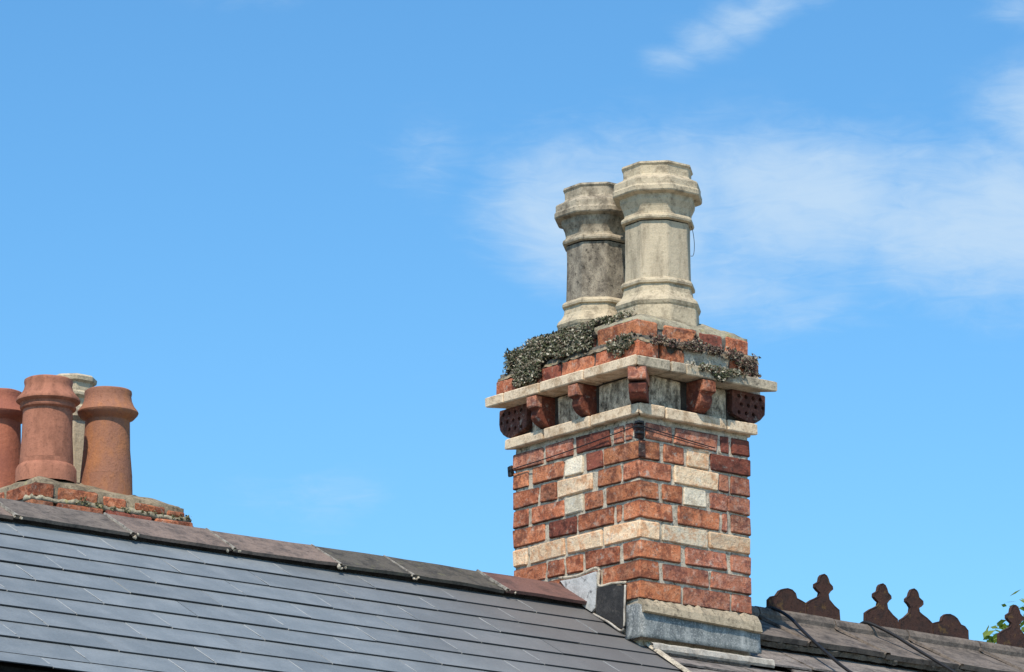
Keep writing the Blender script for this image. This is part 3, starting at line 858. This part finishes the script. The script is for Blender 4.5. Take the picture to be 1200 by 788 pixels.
# perforated corbel bricks at the far corners
def perforated(origin, outv, sidev, w_, holes_dir):
    prof = [(-0.093, 0.5545), (0.070, 0.5545), (0.074, 0.548), (0.074, 0.500), (0.070, 0.478), (0.050, 0.455), (0.025, 0.441), (0.0, 0.436), (-0.050, 0.450), (-0.088, 0.462), (-0.093, 0.470)]
    o = profile_block(prof, origin, outv, sidev, w_, 'brick_perforated', ch, bev=0)
    u = Vector((outv[0], outv[1], 0)); hd = Vector((holes_dir[0], holes_dir[1], 0))
    bm = bmesh.new()
    for r in range(3):
        for c_ in range(4):
            p = -0.058 + c_ * 0.036 + (0.012 if r % 2 else 0)
            z = 0.535 - r * 0.032
            if p > 0.062 or (r == 2 and (p > 0.045)): continue
            pos = Vector((origin[0], origin[1], z)) + u * p + hd * (w_ / 2)
            rot = hd.to_track_quat('Z', 'Y').to_matrix().to_4x4()
            bmesh.ops.create_cone(bm, cap_ends=True, segments=8, radius1=0.0085, radius2=0.0085, depth=0.05, matrix=Matrix.Translation(pos) @ rot)
    me = bpy.data.meshes.new('cut'); bm.to_mesh(me); bm.free()
    co = bpy.data.objects.new('cut', me); COL.objects.link(co)
    md = o.modifiers.new('b', 'BOOLEAN'); md.object = co; md.operation = 'DIFFERENCE'; md.solver = 'EXACT'
    bpy.context.view_layer.update()
    dg = bpy.context.evaluated_depsgraph_get()
    nm = bpy.data.meshes.new_from_object(o.evaluated_get(dg))
    o.modifiers.clear()
    o.data = nm
    bpy.data.objects.remove(co)
perforated((W, 0.028), (1, 0), (0, 1), 0.066, (0, -1))
perforated((0.028, L), (0, 1), (1, 0), 0.066, (-1, 0))

# oversailing courses under the pots
def c_brick(x0, x1, y0, y1, z0, z1, mat, jit=0.006):
    brick(x0, x1, y0, y1, z0, z1, mat, ch, 0.009, jit)
zA0, zA1, zB0, zB1 = 0.602, 0.668, 0.690, 0.760
c_brick(-0.030, 0.078, -0.030, 0.222, zA0, zA1, 'brick_red')
c_brick(-0.030, 0.075, 0.232, 0.420, zA0, zA1, 'brick_red')
c_brick(-0.030, 0.075, 0.430, 0.655, zA0, zA1, 'brick_dark')
c_brick(-0.030, 0.075, 0.667, 0.822, zA0, zA1 + 0.004, 'brick_red')
# broken brick with a hollow frog on the right face
FR = [(0.082, 0.602), (0.188, 0.602), (0.190, 0.640), (0.178, 0.655), (0.160, 0.656), (0.146, 0.640), (0.128, 0.634), (0.112, 0.640), (0.098, 0.660), (0.084, 0.668)]
bm = bmesh.new()
a = [bm.verts.new((x, -0.036, z)) for x, z in FR]; b_ = [bm.verts.new((x, 0.06, z)) for x, z in FR]
bm.faces.new(a); bm.faces.new(b_[::-1])
for i in range(len(FR)): bm.faces.new((a[i], b_[i], b_[(i + 1) % len(FR)], a[(i + 1) % len(FR)]))
bmesh.ops.recalc_face_normals(bm, faces=bm.faces[:]); jitter(bm, 0.004, 40)
from_bm(bm, 'brick', 'brick_orange', ch)
rough_box('mortar', 0.196, 0.424, -0.026, 0.06, 0.598, 0.672, 'mortar', ch, 0.012, 0.010, 30)
c_brick(0.430, 0.464, -0.030, 0.06, zA0, zA1, 'brick_red')
c_brick(0.474, 0.578, -0.030, 0.20, zA0, zA1, 'brick_red')
for a, b_ in ((0.21, 0.42), (0.43, 0.64), (0.65, 0.80)):
    c_brick(0.50, 0.578, a, b_, zA0, zA1, 'brick_red')
c_brick(0.085, 0.28, 0.72, 0.80, zA0, zA1, 'brick_red'); c_brick(0.29, 0.49, 0.72, 0.80, zA0, zA1, 'brick_red')
c_brick(-0.002, 0.100, -0.002, 0.247, zB0, zB1, 'brick_red')
for a, b_, m_ in ((0.258, 0.46, 'brick_dark'), (0.47, 0.686, 'brick_dark'), (0.696, 0.785, 'brick_dark')):
    c_brick(-0.002, 0.10, a, b_, zB0, zB1, m_)
for a, b_, m_ in ((0.119, 0.287, 'brick_red'), (0.297, 0.42, 'brick_dark'), (0.43, 0.551, 'brick_red')):
    c_brick(a, b_, 0.0, 0.10 if b_ < 0.5 else 0.2, zB0, zB1, m_)
for a, b_ in ((0.21, 0.42), (0.43, 0.64), (0.65, 0.785)):
    c_brick(0.46, 0.551, a, b_, zB0, zB1, 'brick_red')
c_brick(0.105, 0.27, 0.69, 0.785, zB0, zB1, 'brick_red'); c_brick(0.28, 0.455, 0.69, 0.785, zB0, zB1, 'brick_red')
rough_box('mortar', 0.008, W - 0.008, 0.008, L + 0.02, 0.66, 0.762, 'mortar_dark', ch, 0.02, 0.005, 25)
# crumbling mortar shoulder between the two top courses
def shoulder(axis, a0, a1, off0, off1, z0_, z1_):
    n = 60
    vs, fs = [], []
    for i in range(n + 1):
        a = a0 + (a1 - a0) * i / n
        for k in range(6):
            u = k / 5
            o_ = off0 + (off1 - off0) * u; z_ = z0_ + (z1_ - z0_) * (u ** 0.8)
            o_ -= 0.004 + noise.noise(Vector((a * 40, u * 4, 3))) * 0.008
            z_ += noise.noise(Vector((a * 34, u * 3, 8))) * 0.008
            vs.append((a, o_, z_) if axis == 'x' else (o_, a, z_))
    for i in range(n):
        for k in range(5):
            fs.append((i * 6 + k, i * 6 + 6 + k, i * 6 + 7 + k, i * 6 + 1 + k))
    return link('mortar', vs, fs, 'flaunching_brown', ch)
shoulder('x', -0.02, 0.572, -0.026, 0.004, 0.664, 0.700)
shoulder('y', -0.02, 0.81, -0.026, 0.004, 0.664, 0.698)
# sloped cement cap
def cap(x0, x1, y0, y1, z0, z1, mat, parent, slope=0.13, n=26, amp=0.012, name='mortar_cap', seed=0.0, fall=0.0):
    vs, fs = [], []
    for i in range(n + 1):
        for j in range(n + 1):
            x = x0 + (x1 - x0) * i / n; y = y0 + (y1 - y0) * j / n
            e = min(x - x0, x1 - x, y - y0, y1 - y)
            u = max(0.0, min(1, e / slope))
            z = z0 + (z1 - z0) * (u ** 0.75) + noise.noise(Vector((x * 14 + seed, y * 14, 5))) * amp * (0.35 + u) - fall * i / n
            edge = i in (0, n) or j in (0, n)
            ox = noise.noise(Vector((x * 20, y * 20, 1 + seed))) * 0.008 if edge else 0
            vs.append((x + ox, y + ox, z))
    for i in range(n):
        for j in range(n):
            fs.append((i * (n + 1) + j, (i + 1) * (n + 1) + j, (i + 1) * (n + 1) + j + 1, i * (n + 1) + j + 1))
    # skirt
    k = len(vs)
    ringi = [i * (n + 1) for i in range(n + 1)] + [n * (n + 1) + j for j in range(1, n + 1)] + [i * (n + 1) + n for i in range(n - 1, -1, -1)] + [j for j in range(n - 1, 0, -1)]
    for r_ in ringi: vs.append((vs[r_][0], vs[r_][1], z0 - 0.03 - fall))
    m_ = len(ringi)
    for i in range(m_):
        fs.append((ringi[i], k + i, k + (i + 1) % m_, ringi[(i + 1) % m_]))
    return link(name, vs, fs, mat, parent, True)
cap(0.006, W - 0.002, 0.006, L + 0.03, 0.764, 0.826, 'flaunching', ch)

# flashing at the roof line
def plate(name, pts, th, axis, mat, parent, jit=0.0):
    """pts (a, z) on a wall face; axis x -> face at x = 0 looking -x, axis y -> face at y = 0 looking -y"""
    vs = []
    for off in (-0.012 - th, -0.004):
        for a, z in pts:
            vs.append((off, a, z) if axis == 'x' else (a, off, z))
    n = len(pts)
    fs = [tuple(range(n)), tuple(range(2 * n - 1, n - 1, -1))]
    for i in range(n): fs.append((i, n + i, n + (i + 1) % n, (i + 1) % n))
    return link(name, vs, fs, mat, parent)
plate('flashing', [(.445, -0.168), (.340, -0.172), (.236, -0.164), (.232, -0.20), (.240, -0.30), (.262, -0.312), (.35, -.262)], 0.004, 'x', 'lead_pale', ch)
plate('flashing', [(.229, -0.226), (.150, -0.230), (.078, -0.240), (.076, -0.405), (.16, -.36), (.236, -0.318)], 0.005, 'x', 'lead_black', ch)
tube('mortar_pointing', [(-0.008, .46, -0.155), (-0.009, .35, -0.163), (-0.008, .232, -0.152), (-0.010, .226, -0.218), (-0.009, .15, -0.222), (-0.010, .070, -0.230)], 0.006, 'mortar', ch, 6)
tube('mortar_pointing', [(-0.016, .250, -0.322), (-0.018, .16, -0.366), (-0.018, .080, -0.408), (-0.016, .072, -0.330), (-0.013, .070, -0.240)], 0.0045, 'pale_mortar', ch, 6)
# front apron of lead, wrapping the corner
bm = bmesh.new()
def apron(y_off, x_off):
    n = 24
    rows_ = []
    path = []
    for i in range(5): path.append((x_off, 0.062 - (0.062 - y_off) * i / 4))
    for i in range(1, n + 1): path.append((x_off + (0.560 - x_off) * i / n, y_off))
    vs, fs = [], []
    for i, (x, y) in enumerate(path):
        wv = noise.noise(Vector((x * 14, y * 14, 3))) * (0.003 if i > 8 else 0.001)
        xs = (x - wv) if i < 4 else x; ys = (y - wv) if i > 4 else y
        ztop = -0.345 + wv if i > 4 else -0.325 + wv
        if i < 4: ztop = -0.318 + wv
        for z, e in ((ztop, 0.0), (-0.385, 0.002), (-0.428, 0.004), (-0.447, 0.010)):
            vs.append((xs - (e if i <= 4 else 0), ys - (e if i >= 4 else 0), z))
    for i in range(len(path) - 1):
        for k in range(3):
            fs.append((i * 4 + k, i * 4 + 4 + k, i * 4 + 5 + k, i * 4 + 1 + k))
    o = link('lead_apron', vs, fs, 'lead_sheet', ch, True)
    sm = o.modifiers.new('s', 'SOLIDIFY'); sm.thickness = 0.003
    return o
apron(-0.021, -0.012)
# cement fillet above the lead
vs, fs = [], []
n = 40
for i in range(n + 1):
    x = -0.012 + (0.562 + 0.012) * i / n
    top = -0.298 + noise.noise(Vector((x * 45, 1, 1))) * 0.012 + noise.noise(Vector((x * 130, 1, 1))) * 0.005
    wv = noise.noise(Vector((x * 18, 5, 2))) * 0.0012
    bot = -0.350 + wv - 0.016 * i / n
    for y, z in ((-0.001, top), (-0.012 + wv, top - 0.005), (-0.031 + wv, (top + bot) / 2), (-0.040 + wv, bot), (-0.030, bot - 0.004), (-0.001, bot)):
        vs.append((x, y, z))
for i in range(n):
    for k in range(5):
        fs.append((i * 6 + k, i * 6 + 6 + k, i * 6 + 7 + k, i * 6 + 1 + k))
fs += [(0, 1, 2, 3, 4, 5), tuple(n * 6 + 5 - k for k in range(6))]
link('cement_fillet', vs, fs, 'fillet', ch)

# aerial cable strapped round the stack, with brackets
z = 0.0
cab = [(0.05, L + 0.012, 0.300), (-0.012, L + 0.010, 0.305), (-0.014, 0.70, 0.310), (-0.011, .48, .318), (-0.010, .226, .333), (-0.012, .028, .345), (-0.010, -0.010, .348), (.03, -0.012, .344), (.165, -0.010, .331), (.332, -0.010, .316), (.36, -0.011, .314)]
sc = thing('strap_cable', (0, 0, 0.30), 'thin black cable strapped around the chimney just below the cream string course', 'cable')
tube('cable', cab, 0.0021, 'black_cable', sc, 6)
tube('cable', [(-0.010, -0.010, .338), (.03, -0.012, .333), (.165, -0.010, .322), (.26, -0.010, .314), (.332, -0.010, .309)], 0.0016, 'black_cable', sc, 6)
box('bracket', -0.016, 0.006, L - 0.006, L + 0.014, 0.285, 0.325, 'black_cable', sc, 0.004, 0.006, 60)
for z_ in (0.322, 0.345, 0.362):
    box('clip', -0.014, 0.014, -0.014, 0.012, z_ - 0.005, z_ + 0.005, 'black_cable', sc, 0.002, 0.002, 60)

# ------------------------------------------------------------------ octagonal pots
OCT = ring_oct(21)
def oct_pot(cx, cy, z0, zt, k, label, mats, group):
    p = thing('chimney_pot', (cx, cy, z0), label, 'chimney pot', group)
    H = zt - z0
    def Z(v): return zt - v * 0.001 * 0.965      # v in mm below the top
    m_rim, m_shaft, m_base = mats
    s = k
    top = [(0.103 * s, Z(200)), (0.103 * s, Z(0)), (0.112 * s, Z(-1)), (0.131 * s, Z(4)), (0.133 * s, Z(12)), (0.127 * s, Z(20)), (0.126 * s, Z(52)),
           (0.130 * s, Z(60)), (0.158 * s, Z(76)), (0.161 * s, Z(82)), (0.161 * s, Z(104)), (0.166 * s, Z(112)), (0.166 * s, Z(128)), (0.163 * s, Z(133)), (0.140 * s, Z(140)),
           (0.138 * s, Z(160)), (0.127 * s, Z(185)), (0.123 * s, Z(205)), (0.124 * s, Z(214)), (0.134 * s, Z(222)), (0.136 * s, Z(230)), (0.134 * s, Z(237)), (0.120 * s, Z(241))]
    lathe('rim', cx, cy, top, OCT, m_rim, p, 0.0008)
    sh = [(0.1205 * s, Z(246)), (0.119 * s, Z(300)), (0.120 * s, Z(360)), (0.121 * s, Z(420)), (0.123 * s, Z(478))]
    lathe('shaft', cx, cy, sh, OCT, m_shaft, p, 0.003)
    bs = [(0.122 * s, Z(474)), (0.132 * s, Z(480)), (0.137 * s, Z(489)), (0.136 * s, Z(498)), (0.127 * s, Z(501)), (0.130 * s, Z(530)), (0.138 * s, Z(546)), (0.153 * s, Z(562)), (0.158 * s, Z(574)), (0.154 * s, Z(586)), (0.150 * s, Z(592)), (0.152 * s, Z(660)), (0.153 * s, Z(700))]
    lathe('base', cx, cy, bs, OCT, m_base, p, 0.0015)
    lathe('flue', cx, cy, [(0.001, Z(198)), (0.103 * s, Z(198))], ring_round(16), 'soot', p)
    return p
p1 = oct_pot(0.268, 0.20, 0.77, 1.430, 1.075, 'cream octagonal chimney pot nearest the chimney corner, cleaner and taller looking', ('pot_rim', 'pot_cream', 'pot_rim'), 'octagonal pots on the brick chimney')
p2 = oct_pot(0.262, 0.548, 0.77, 1.424, 1.06, 'dirty grey-stained octagonal chimney pot behind the clean cream one', ('pot_neck_dirty', 'pot_dirty', 'pot_rim'), 'octagonal pots on the brick chimney')
tag(tube('wire', [(0.345, 0.115, 1.215), (0.362, 0.110, 1.195), (0.370, 0.107, 1.15), (0.371, 0.107, 1.11), (0.365, 0.107, 1.085), (0.355, 0.11, 1.082)], 0.0012, 'black_cable', None, 5), 'thin black wire loop hanging off the right side of the clean octagonal pot', 'wire')

# ------------------------------------------------------------------ stonecrop growing on the chimney top
def rosettes(name, spots, mat, label, group=None, soil_r=0.016, size=(0.0038, 0.0095), parent=None):
    """spots: (point, outward normal, spread); many small fleshy leaves and dark cushions below"""
    vs, fs, mi = [], [], []
    r_ = random.Random(len(spots))
    for P, N, sprd in spots:
        P = Vector(P); N = Vector(N).normalized()
        for q in range(7):
            d = (N + Vector((r_.uniform(-1, 1), r_.uniform(-1, 1), r_.uniform(-0.6, 1.0))) * 0.9).normalized()
            c = P + Vector((r_.uniform(-1, 1), r_.uniform(-1, 1), r_.uniform(-1, 1))) * sprd
            s = r_.uniform(*size)
            a = d.orthogonal().normalized()
            a = (Matrix.Rotation(r_.uniform(0, 6.28), 3, d) @ a)
            b2 = d.cross(a)
            k = len(vs)
            vs += [c - a * s * 0.55, c + d * s * 0.2 + b2 * s * 0.55, c + a * s * 0.9 + d * s * 0.9, c + d * s * 0.2 - b2 * s * 0.55, c + a * s * 0.2 + d * s * 0.65]
            fs += [(k, k + 1, k + 4), (k + 1, k + 2, k + 4), (k + 2, k + 3, k + 4), (k + 3, k, k + 4)]
            mi += [0] * 4
    for i in range(0, len(spots), 4):
        P, N, sprd = spots[i]
        P = Vector(P) - Vector(N).normalized() * soil_r * 0.6
        k = len(vs)
        s = soil_r * r_.uniform(0.6, 1.1)
        for v_ in ((1, 0, 0), (-1, 0, 0), (0, 1, 0), (0, -1, 0), (0, 0, 1), (0, 0, -1)):
            vs.append(P + Vector(v_) * s * r_.uniform(0.8, 1.2))
        for f in ((0, 2, 4), (2, 1, 4), (1, 3, 4), (3, 0, 4), (2, 0, 5), (1, 2, 5), (3, 1, 5), (0, 3, 5)):
            fs.append(tuple(k + x for x in f)); mi.append(1)
    o = link(name, vs, fs, mat, parent)
    o.data.materials.append(M['soil'])
    for p_, m_ in zip(o.data.polygons, mi): p_.material_index = m_
    if label: tag(o, label, 'plant', group)
    return o
spots = []
while len(spots) < 1500:
    y = rnd.uniform(0.11, 0.765); u = rnd.random()
    # u: 0 = face of the lower course, 1 = up on the cement cap
    n_ = noise.noise(Vector((y * 9, u * 3, 4.0)))
    lo = 0.42
    if y > 0.70: lo = 0.50
    if 0.53 < y < 0.68: lo = 0.02 + 0.15 * abs(noise.noise(Vector((y * 30, 0, 1))))
    if y < 0.255: lo = 0.86
    if u < lo + n_ * 0.22: continue
    if y < 0.26 and rnd.random() < 0.55: continue
    hi = 1.0 if y < 0.70 else 0.80
    if u > hi: continue
    if u < 0.34: P = (-0.040, y, 0.615 + u / 0.34 * 0.06); N = (-1, 0, 0.25)
    elif u < 0.46: P = (-0.036 + (u - 0.34) * 0.10, y, 0.678 + (u - .34) * 0.1); N = (-0.8, 0, 0.6)
    elif u < 0.84: q = (u - 0.46) / 0.38; P = (-0.016 + q * 0.014, y, 0.69 + q * 0.088); N = (-1, -0.1, 0.4)
    else: q = (u - 0.84) / 0.16; P = (0.0 + q * 0.11, y, 0.782 + q * 0.042); N = (-0.4, -0.1, 1)
    bulge = (0.006 if y > 0.25 else 0.0) + 0.016 * max(0, noise.noise(Vector((y * 14, u * 5, 9))))
    P = Vector(P) + Vector(N).normalized() * bulge
    spots.append((P, N, 0.011))
rosettes('stonecrop_plant', spots, 'sedum', 'large grey-green stonecrop cushion covering the left face of the chimney top bricks')
spots = []
while len(spots) < 90:
    y = rnd.uniform(-0.035, 0.13); t_ = rnd.random()
    if t_ > 0.45 + 0.55 * math.exp(-((y - 0.06) / 0.035) ** 2): continue
    P = Vector((-0.040, y, 0.680 - 0.065 * t_ if rnd.random() < 0.8 else 0.69)); spots.append((P, (-1, -0.2, 0.3), 0.007))
rosettes('stonecrop_plant', spots, 'sedum', 'small stonecrop tuft at the chimney corner, left of the broken orange brick', soil_r=0.010)
spots = []
while len(spots) < 300:
    x = rnd.uniform(0.02, 0.552); u = rnd.random()
    dens = 0.22 + 0.55 * math.exp(-((x - 0.27) / 0.06) ** 2) + 0.5 * math.exp(-((x - 0.50) / 0.07) ** 2)
    if rnd.random() > dens * (0.25 + 1.5 * max(0, 0.5 + noise.noise(Vector((x * 22, 3, 3))))): continue
    z_ = 0.678 + rnd.gauss(0, 0.011) + 0.03 * u * math.exp(-((x - 0.27) / 0.05) ** 2)
    if x > 0.44: z_ -= rnd.random() ** 1.2 * 0.075 * min(1, (x - 0.44) / 0.08 + 0.3)
    y_ = -0.018 if z_ > 0.69 else -0.042
    spots.append(((x, y_, z_), (0.1, -1, 0.4), 0.007))
rosettes('stonecrop_plant', spots, 'sedum_red', 'reddish stonecrop strung along the brick joint on the right of the chimney top', soil_r=0.010)
spots = []
while len(spots) < 170:
    x = rnd.gauss(0.335, 0.045); z_ = 0.600 + rnd.gauss(0, 0.010)
    if abs(x - 0.335) < 0.03: z_ -= rnd.random() * 0.028
    spots.append(((x, -0.082 if z_ < 0.602 else rnd.uniform(-0.075, -0.035), z_ if z_ < 0.602 else 0.604), (0, -1, 0.4), 0.006))
rosettes('stonecrop_plant', spots, 'sedum', 'stonecrop tuft creeping over the edge of the right cornice stone', soil_r=0.008)

# ------------------------------------------------------------------ left chimney with four pots
lc = thing('brick_chimney', (-1.33, 1.82, -1.2), 'low red brick chimney stack behind the ridge at the left carrying four pots', 'chimney')
X0, X1, Y0, Y1 = -1.672, -0.991, 1.50, 2.16
rough_box('mortar', X0 + 0.007, X1 - 0.007, Y0 + 0.007, Y1 - 0.007, -1.3, 0.128, 'mortar_dark', lc, 0.035, 0.005)
fr = [('brick_red', -1.672, -1.586), ('brick_red', -1.561, -1.389), ('brick_orange', -1.362, -1.259), ('brick_orange', -1.228, -1.083), ('brick_orange', -1.075, -0.991)]
for k in range(9):
    z1 = 0.166 - 0.068 * k if k < 1 else 0.096 - 0.072 * (k - 1)
    z0 = z1 - 0.054
    e = 0.0 if k == 0 else (0.022 if k == 1 else 0.0)
    if k == 0:
        for i, (m_, a, b_) in enumerate(fr):
            brick(a, b_, Y0, Y0 + (0.2 if i == 0 else 0.1), z0, z1 - 0.0065 * i, m_, lc, 0.008, 0.006)
    else:
        x = X0 - e; i = 0
        while x < X1 + e - 0.04:
            xe = min(x + (0.10 if (i == 0 and k % 2) else 0.205), X1 + e)
            if X1 + e - xe < 0.05: xe = X1 + e
            brick(x, xe, Y0 - e, Y0 + 0.1, z0 - 0.006, z1, 'brick_red' if (i + k) % 3 else 'brick_dark', lc, 0.008, 0.006)
            x = xe + 0.014; i += 1
    y = Y0 + (0.212 if k == 0 else 0.112)
    while y < Y1 - 0.02:
        ye = min(y + 0.2, Y1 + e)
        brick(X0 - e, X0 + 0.1, y, ye, z0, z1, 'brick_red', lc, 0.008, 0.006)
        brick(X1 - 0.1, X1 + e, y, ye, z0, z1, 'brick_red', lc, 0.008, 0.006)
        y = ye + 0.014
cap(X0 + 0.006, X1 - 0.006, Y0 + 0.006, Y1, 0.178, 0.240, 'flaunching_brown', lc, 0.17, 44, 0.014, seed=3.0, fall=0.026)
ragged = rough_box('mortar', X0 - 0.016, X1 + 0.016, Y0 - 0.012, Y0 + 0.05, 0.094, 0.112, 'flaunching', lc, 0.012, 0.012, 40)
spots = []
for i in range(34):
    x = rnd.uniform(-1.5, -0.96)
    spots.append(((x, Y0 - 0.012, 0.108 + rnd.gauss(0, 0.006)), (0, -1, 0.5), 0.006))
for i in range(14):
    spots.append(((rnd.gauss(-0.955, 0.02), Y0 + 0.05, 0.10 + rnd.gauss(0, 0.016)), (0.4, -1, 0.5), 0.008))
tag(rosettes('moss', spots, 'moss', 'thin green moss along the top brick joint of the low left chimney', soil_r=0.006), kind='stuff')

RND = ring_round(44)
def bell_pot(cx, cy, zt, label, mat, flare=0.118, z_fl=0.105, ring=True, k=1.0, base=0.24, lean=(0, 0)):
    p = thing('chimney_pot', (cx, cy, base), label, 'chimney pot', 'terracotta pots on the left chimney')
    if ring:   # torus collar pot
        top = [(0.078, -0.12), (0.080, 0.0), (0.086, 0.003), (0.092, -0.002), (0.093, -0.012), (0.090, -0.030), (0.094, -0.052), (0.104, -0.072), (0.116, -0.088), (0.121, -0.098), (0.121, -0.106), (0.113, -0.114), (0.106, -0.118), (0.103, -0.124), (0.107, -0.129), (0.105, -0.136), (0.094, -0.142)]
    else:
        top = [(0.076, -0.12), (0.078, 0.0), (0.084, 0.003), (0.090, -0.002), (0.091, -0.012), (0.089, -0.026), (0.092, -0.050), (0.100, -0.075), (0.113, -0.096), (0.117, -0.106), (0.115, -0.114), (0.102, -0.128), (0.088, -0.134), (0.084, -0.140)]
    lathe('rim', cx, cy, [(r * k, zt + (z * 0.80 if z > -0.119 else z + 0.022)) for r, z in top], RND, mat, p, 0.0015, True)
    r0 = 0.0935 if ring else 0.0845
    r1 = 0.101 if ring else 0.0985
    hb = zt - base
    sh = [(r0 * k, zt - 0.112), (r0 * k + (r1 - r0) * 0.3, zt - 0.138 - (hb - 0.138) * 0.4), (r1 * k, base + 0.03)]
    lathe('shaft', cx, cy, sh, RND, mat, p, 0.0015, True)
    if ring:
        lathe('base', cx, cy, [(r1 * k, base + 0.032), (r1 * k + 0.0005, base + 0.012), (0.108, base + 0.006), (0.114, base - 0.006), (0.116, base - 0.06)], RND, mat, p, 0.0015, True)
    else:
        lathe('base', cx, cy, [(r1 * k, base + 0.032), (r1 * k + 0.004, base - 0.06)], RND, mat, p, 0.0015, True)
    lathe('flue', cx, cy, [(0.001, zt - 0.11), (0.078 * k, zt - 0.11)], ring_round(16), 'soot', p)
    return p
bell_pot(-1.520, 1.66, 0.604, 'tall terracotta chimney pot with collared rim, middle front on the left chimney', 'terracotta', base=0.262)
bell_pot(-1.258, 1.65, 0.598, 'terracotta pot with flared bell rim, rightmost on the low left chimney', 'terracotta_orange', ring=False, base=0.235)
bell_pot(-1.560, 1.95, 0.602, 'terracotta pot cut off by the left edge of the photo', 'terracotta_red', ring=False, base=0.245, k=1.02)
bo = thing('chimney_pot', (-1.22, 1.93, 0.22), 'cream octagonal pot mostly hidden behind the terracotta pots', 'chimney pot')
zt = 0.712
lathe('rim', -1.222, 1.955, [(0.060, zt - 0.1), (0.070, zt), (0.085, zt + 0.002), (0.094, zt - 0.006), (0.092, zt - 0.02), (0.080, zt - 0.028), (0.078, zt - 0.060), (0.084, zt - 0.068), (0.084, zt - 0.078), (0.070, zt - 0.09), (0.066, zt - 0.115), (0.080, zt - 0.125), (0.088, zt - 0.14), (0.088, zt - 0.165), (0.074, zt - 0.18)], OCT, 'pot_rim', bo, 0.002)
lathe('shaft', -1.222, 1.955, [(0.073, zt - 0.178), (0.078, zt - 0.4), (0.084, 0.18)], OCT, 'pot_cream', bo, 0.002)
lathe('flue', -1.222, 1.955, [(0.001, zt - 0.09), (0.065, zt - 0.09)], ring_round(16), 'soot', bo)

# ------------------------------------------------------------------ tree behind the ridge, right
tree = thing('tree', (8.60, 5.0, -4.8), 'leafy yellow-green tree peeping above the ridge at the right edge of the photo', 'tree')
def limb(pts, radii, parent, name):
    vs, fs = [], []
    seg = 10
    for i, p in enumerate(pts):
        p = Vector(p)
        d = (Vector(pts[min(i + 1, len(pts) - 1)]) - Vector(pts[max(0, i - 1)])).normalized()
        a = d.orthogonal().normalized(); b_ = d.cross(a)
        for k in range(seg):
            t_ = 2 * PI * k / seg
            vs.append(p + (a * math.cos(t_) + b_ * math.sin(t_)) * radii[i])
    for i in range(len(pts) - 1):
        for k in range(seg): fs.append((i * seg + k, i * seg + (k + 1) % seg, (i + 1) * seg + (k + 1) % seg, (i + 1) * seg + k))
    return link(name, vs, fs, 'bark', parent, True)
TX, TY = 8.60, 5.0
limb([(TX, TY, -4.8), (TX + .05, TY, -3.2), (TX - .05, TY + .05, -1.6), (TX, TY, -0.2), (TX, TY, 0.8)], [0.22, 0.17, 0.14, 0.10, 0.03], tree, 'trunk')
tips = []
for k in range(9):
    a = k * 2.4; rr = rnd.uniform(0.9, 1.6)
    p0 = Vector((TX, TY, -1.8 + 0.25 * k)); p2 = p0 + Vector((math.cos(a) * rr, math.sin(a) * rr, rnd.uniform(0.5, 1.1)))
    limb([p0, (p0 + p2) / 2 + Vector((0, 0, -0.1)), p2], [0.06, 0.04, 0.012], tree, 'limb')
vs, fs = [], []
rt = random.Random(4)
clumps = []
for i in range(900):
    d = Vector((rt.gauss(0, 1), rt.gauss(0, 1), rt.gauss(0, 0.85))).normalized()
    r_ = rt.uniform(0.75, 1.0)
    clumps.append((Vector((TX, TY, 0.19)) + Vector((d.x * 1.72, d.y * 1.72, d.z * 1.48)) * r_, rt.uniform(0.12, 0.24)))
for c, s in clumps:
    for q in range(120):
        d = Vector((rt.gauss(0, 1), rt.gauss(0, 1), rt.gauss(0, 1))).normalized() * s * rt.uniform(0.4, 1.1)
        p = c + d
        nrm = (d.normalized() + Vector((rt.uniform(-1, 1), rt.uniform(-1, 1), rt.uniform(0, 1.2)))).normalized()
        a = nrm.orthogonal().normalized(); a = Matrix.Rotation(rt.uniform(0, 6.28), 3, nrm) @ a
        b_ = nrm.cross(a); L_ = rt.uniform(0.024, 0.042)
        k = len(vs)
        vs += [p - a * L_, p + b_ * L_ * 0.5, p + a * L_, p - b_ * L_ * 0.5]
        fs.append((k, k + 1, k + 2, k + 3))
link('crown', vs, fs, 'leaves', tree)
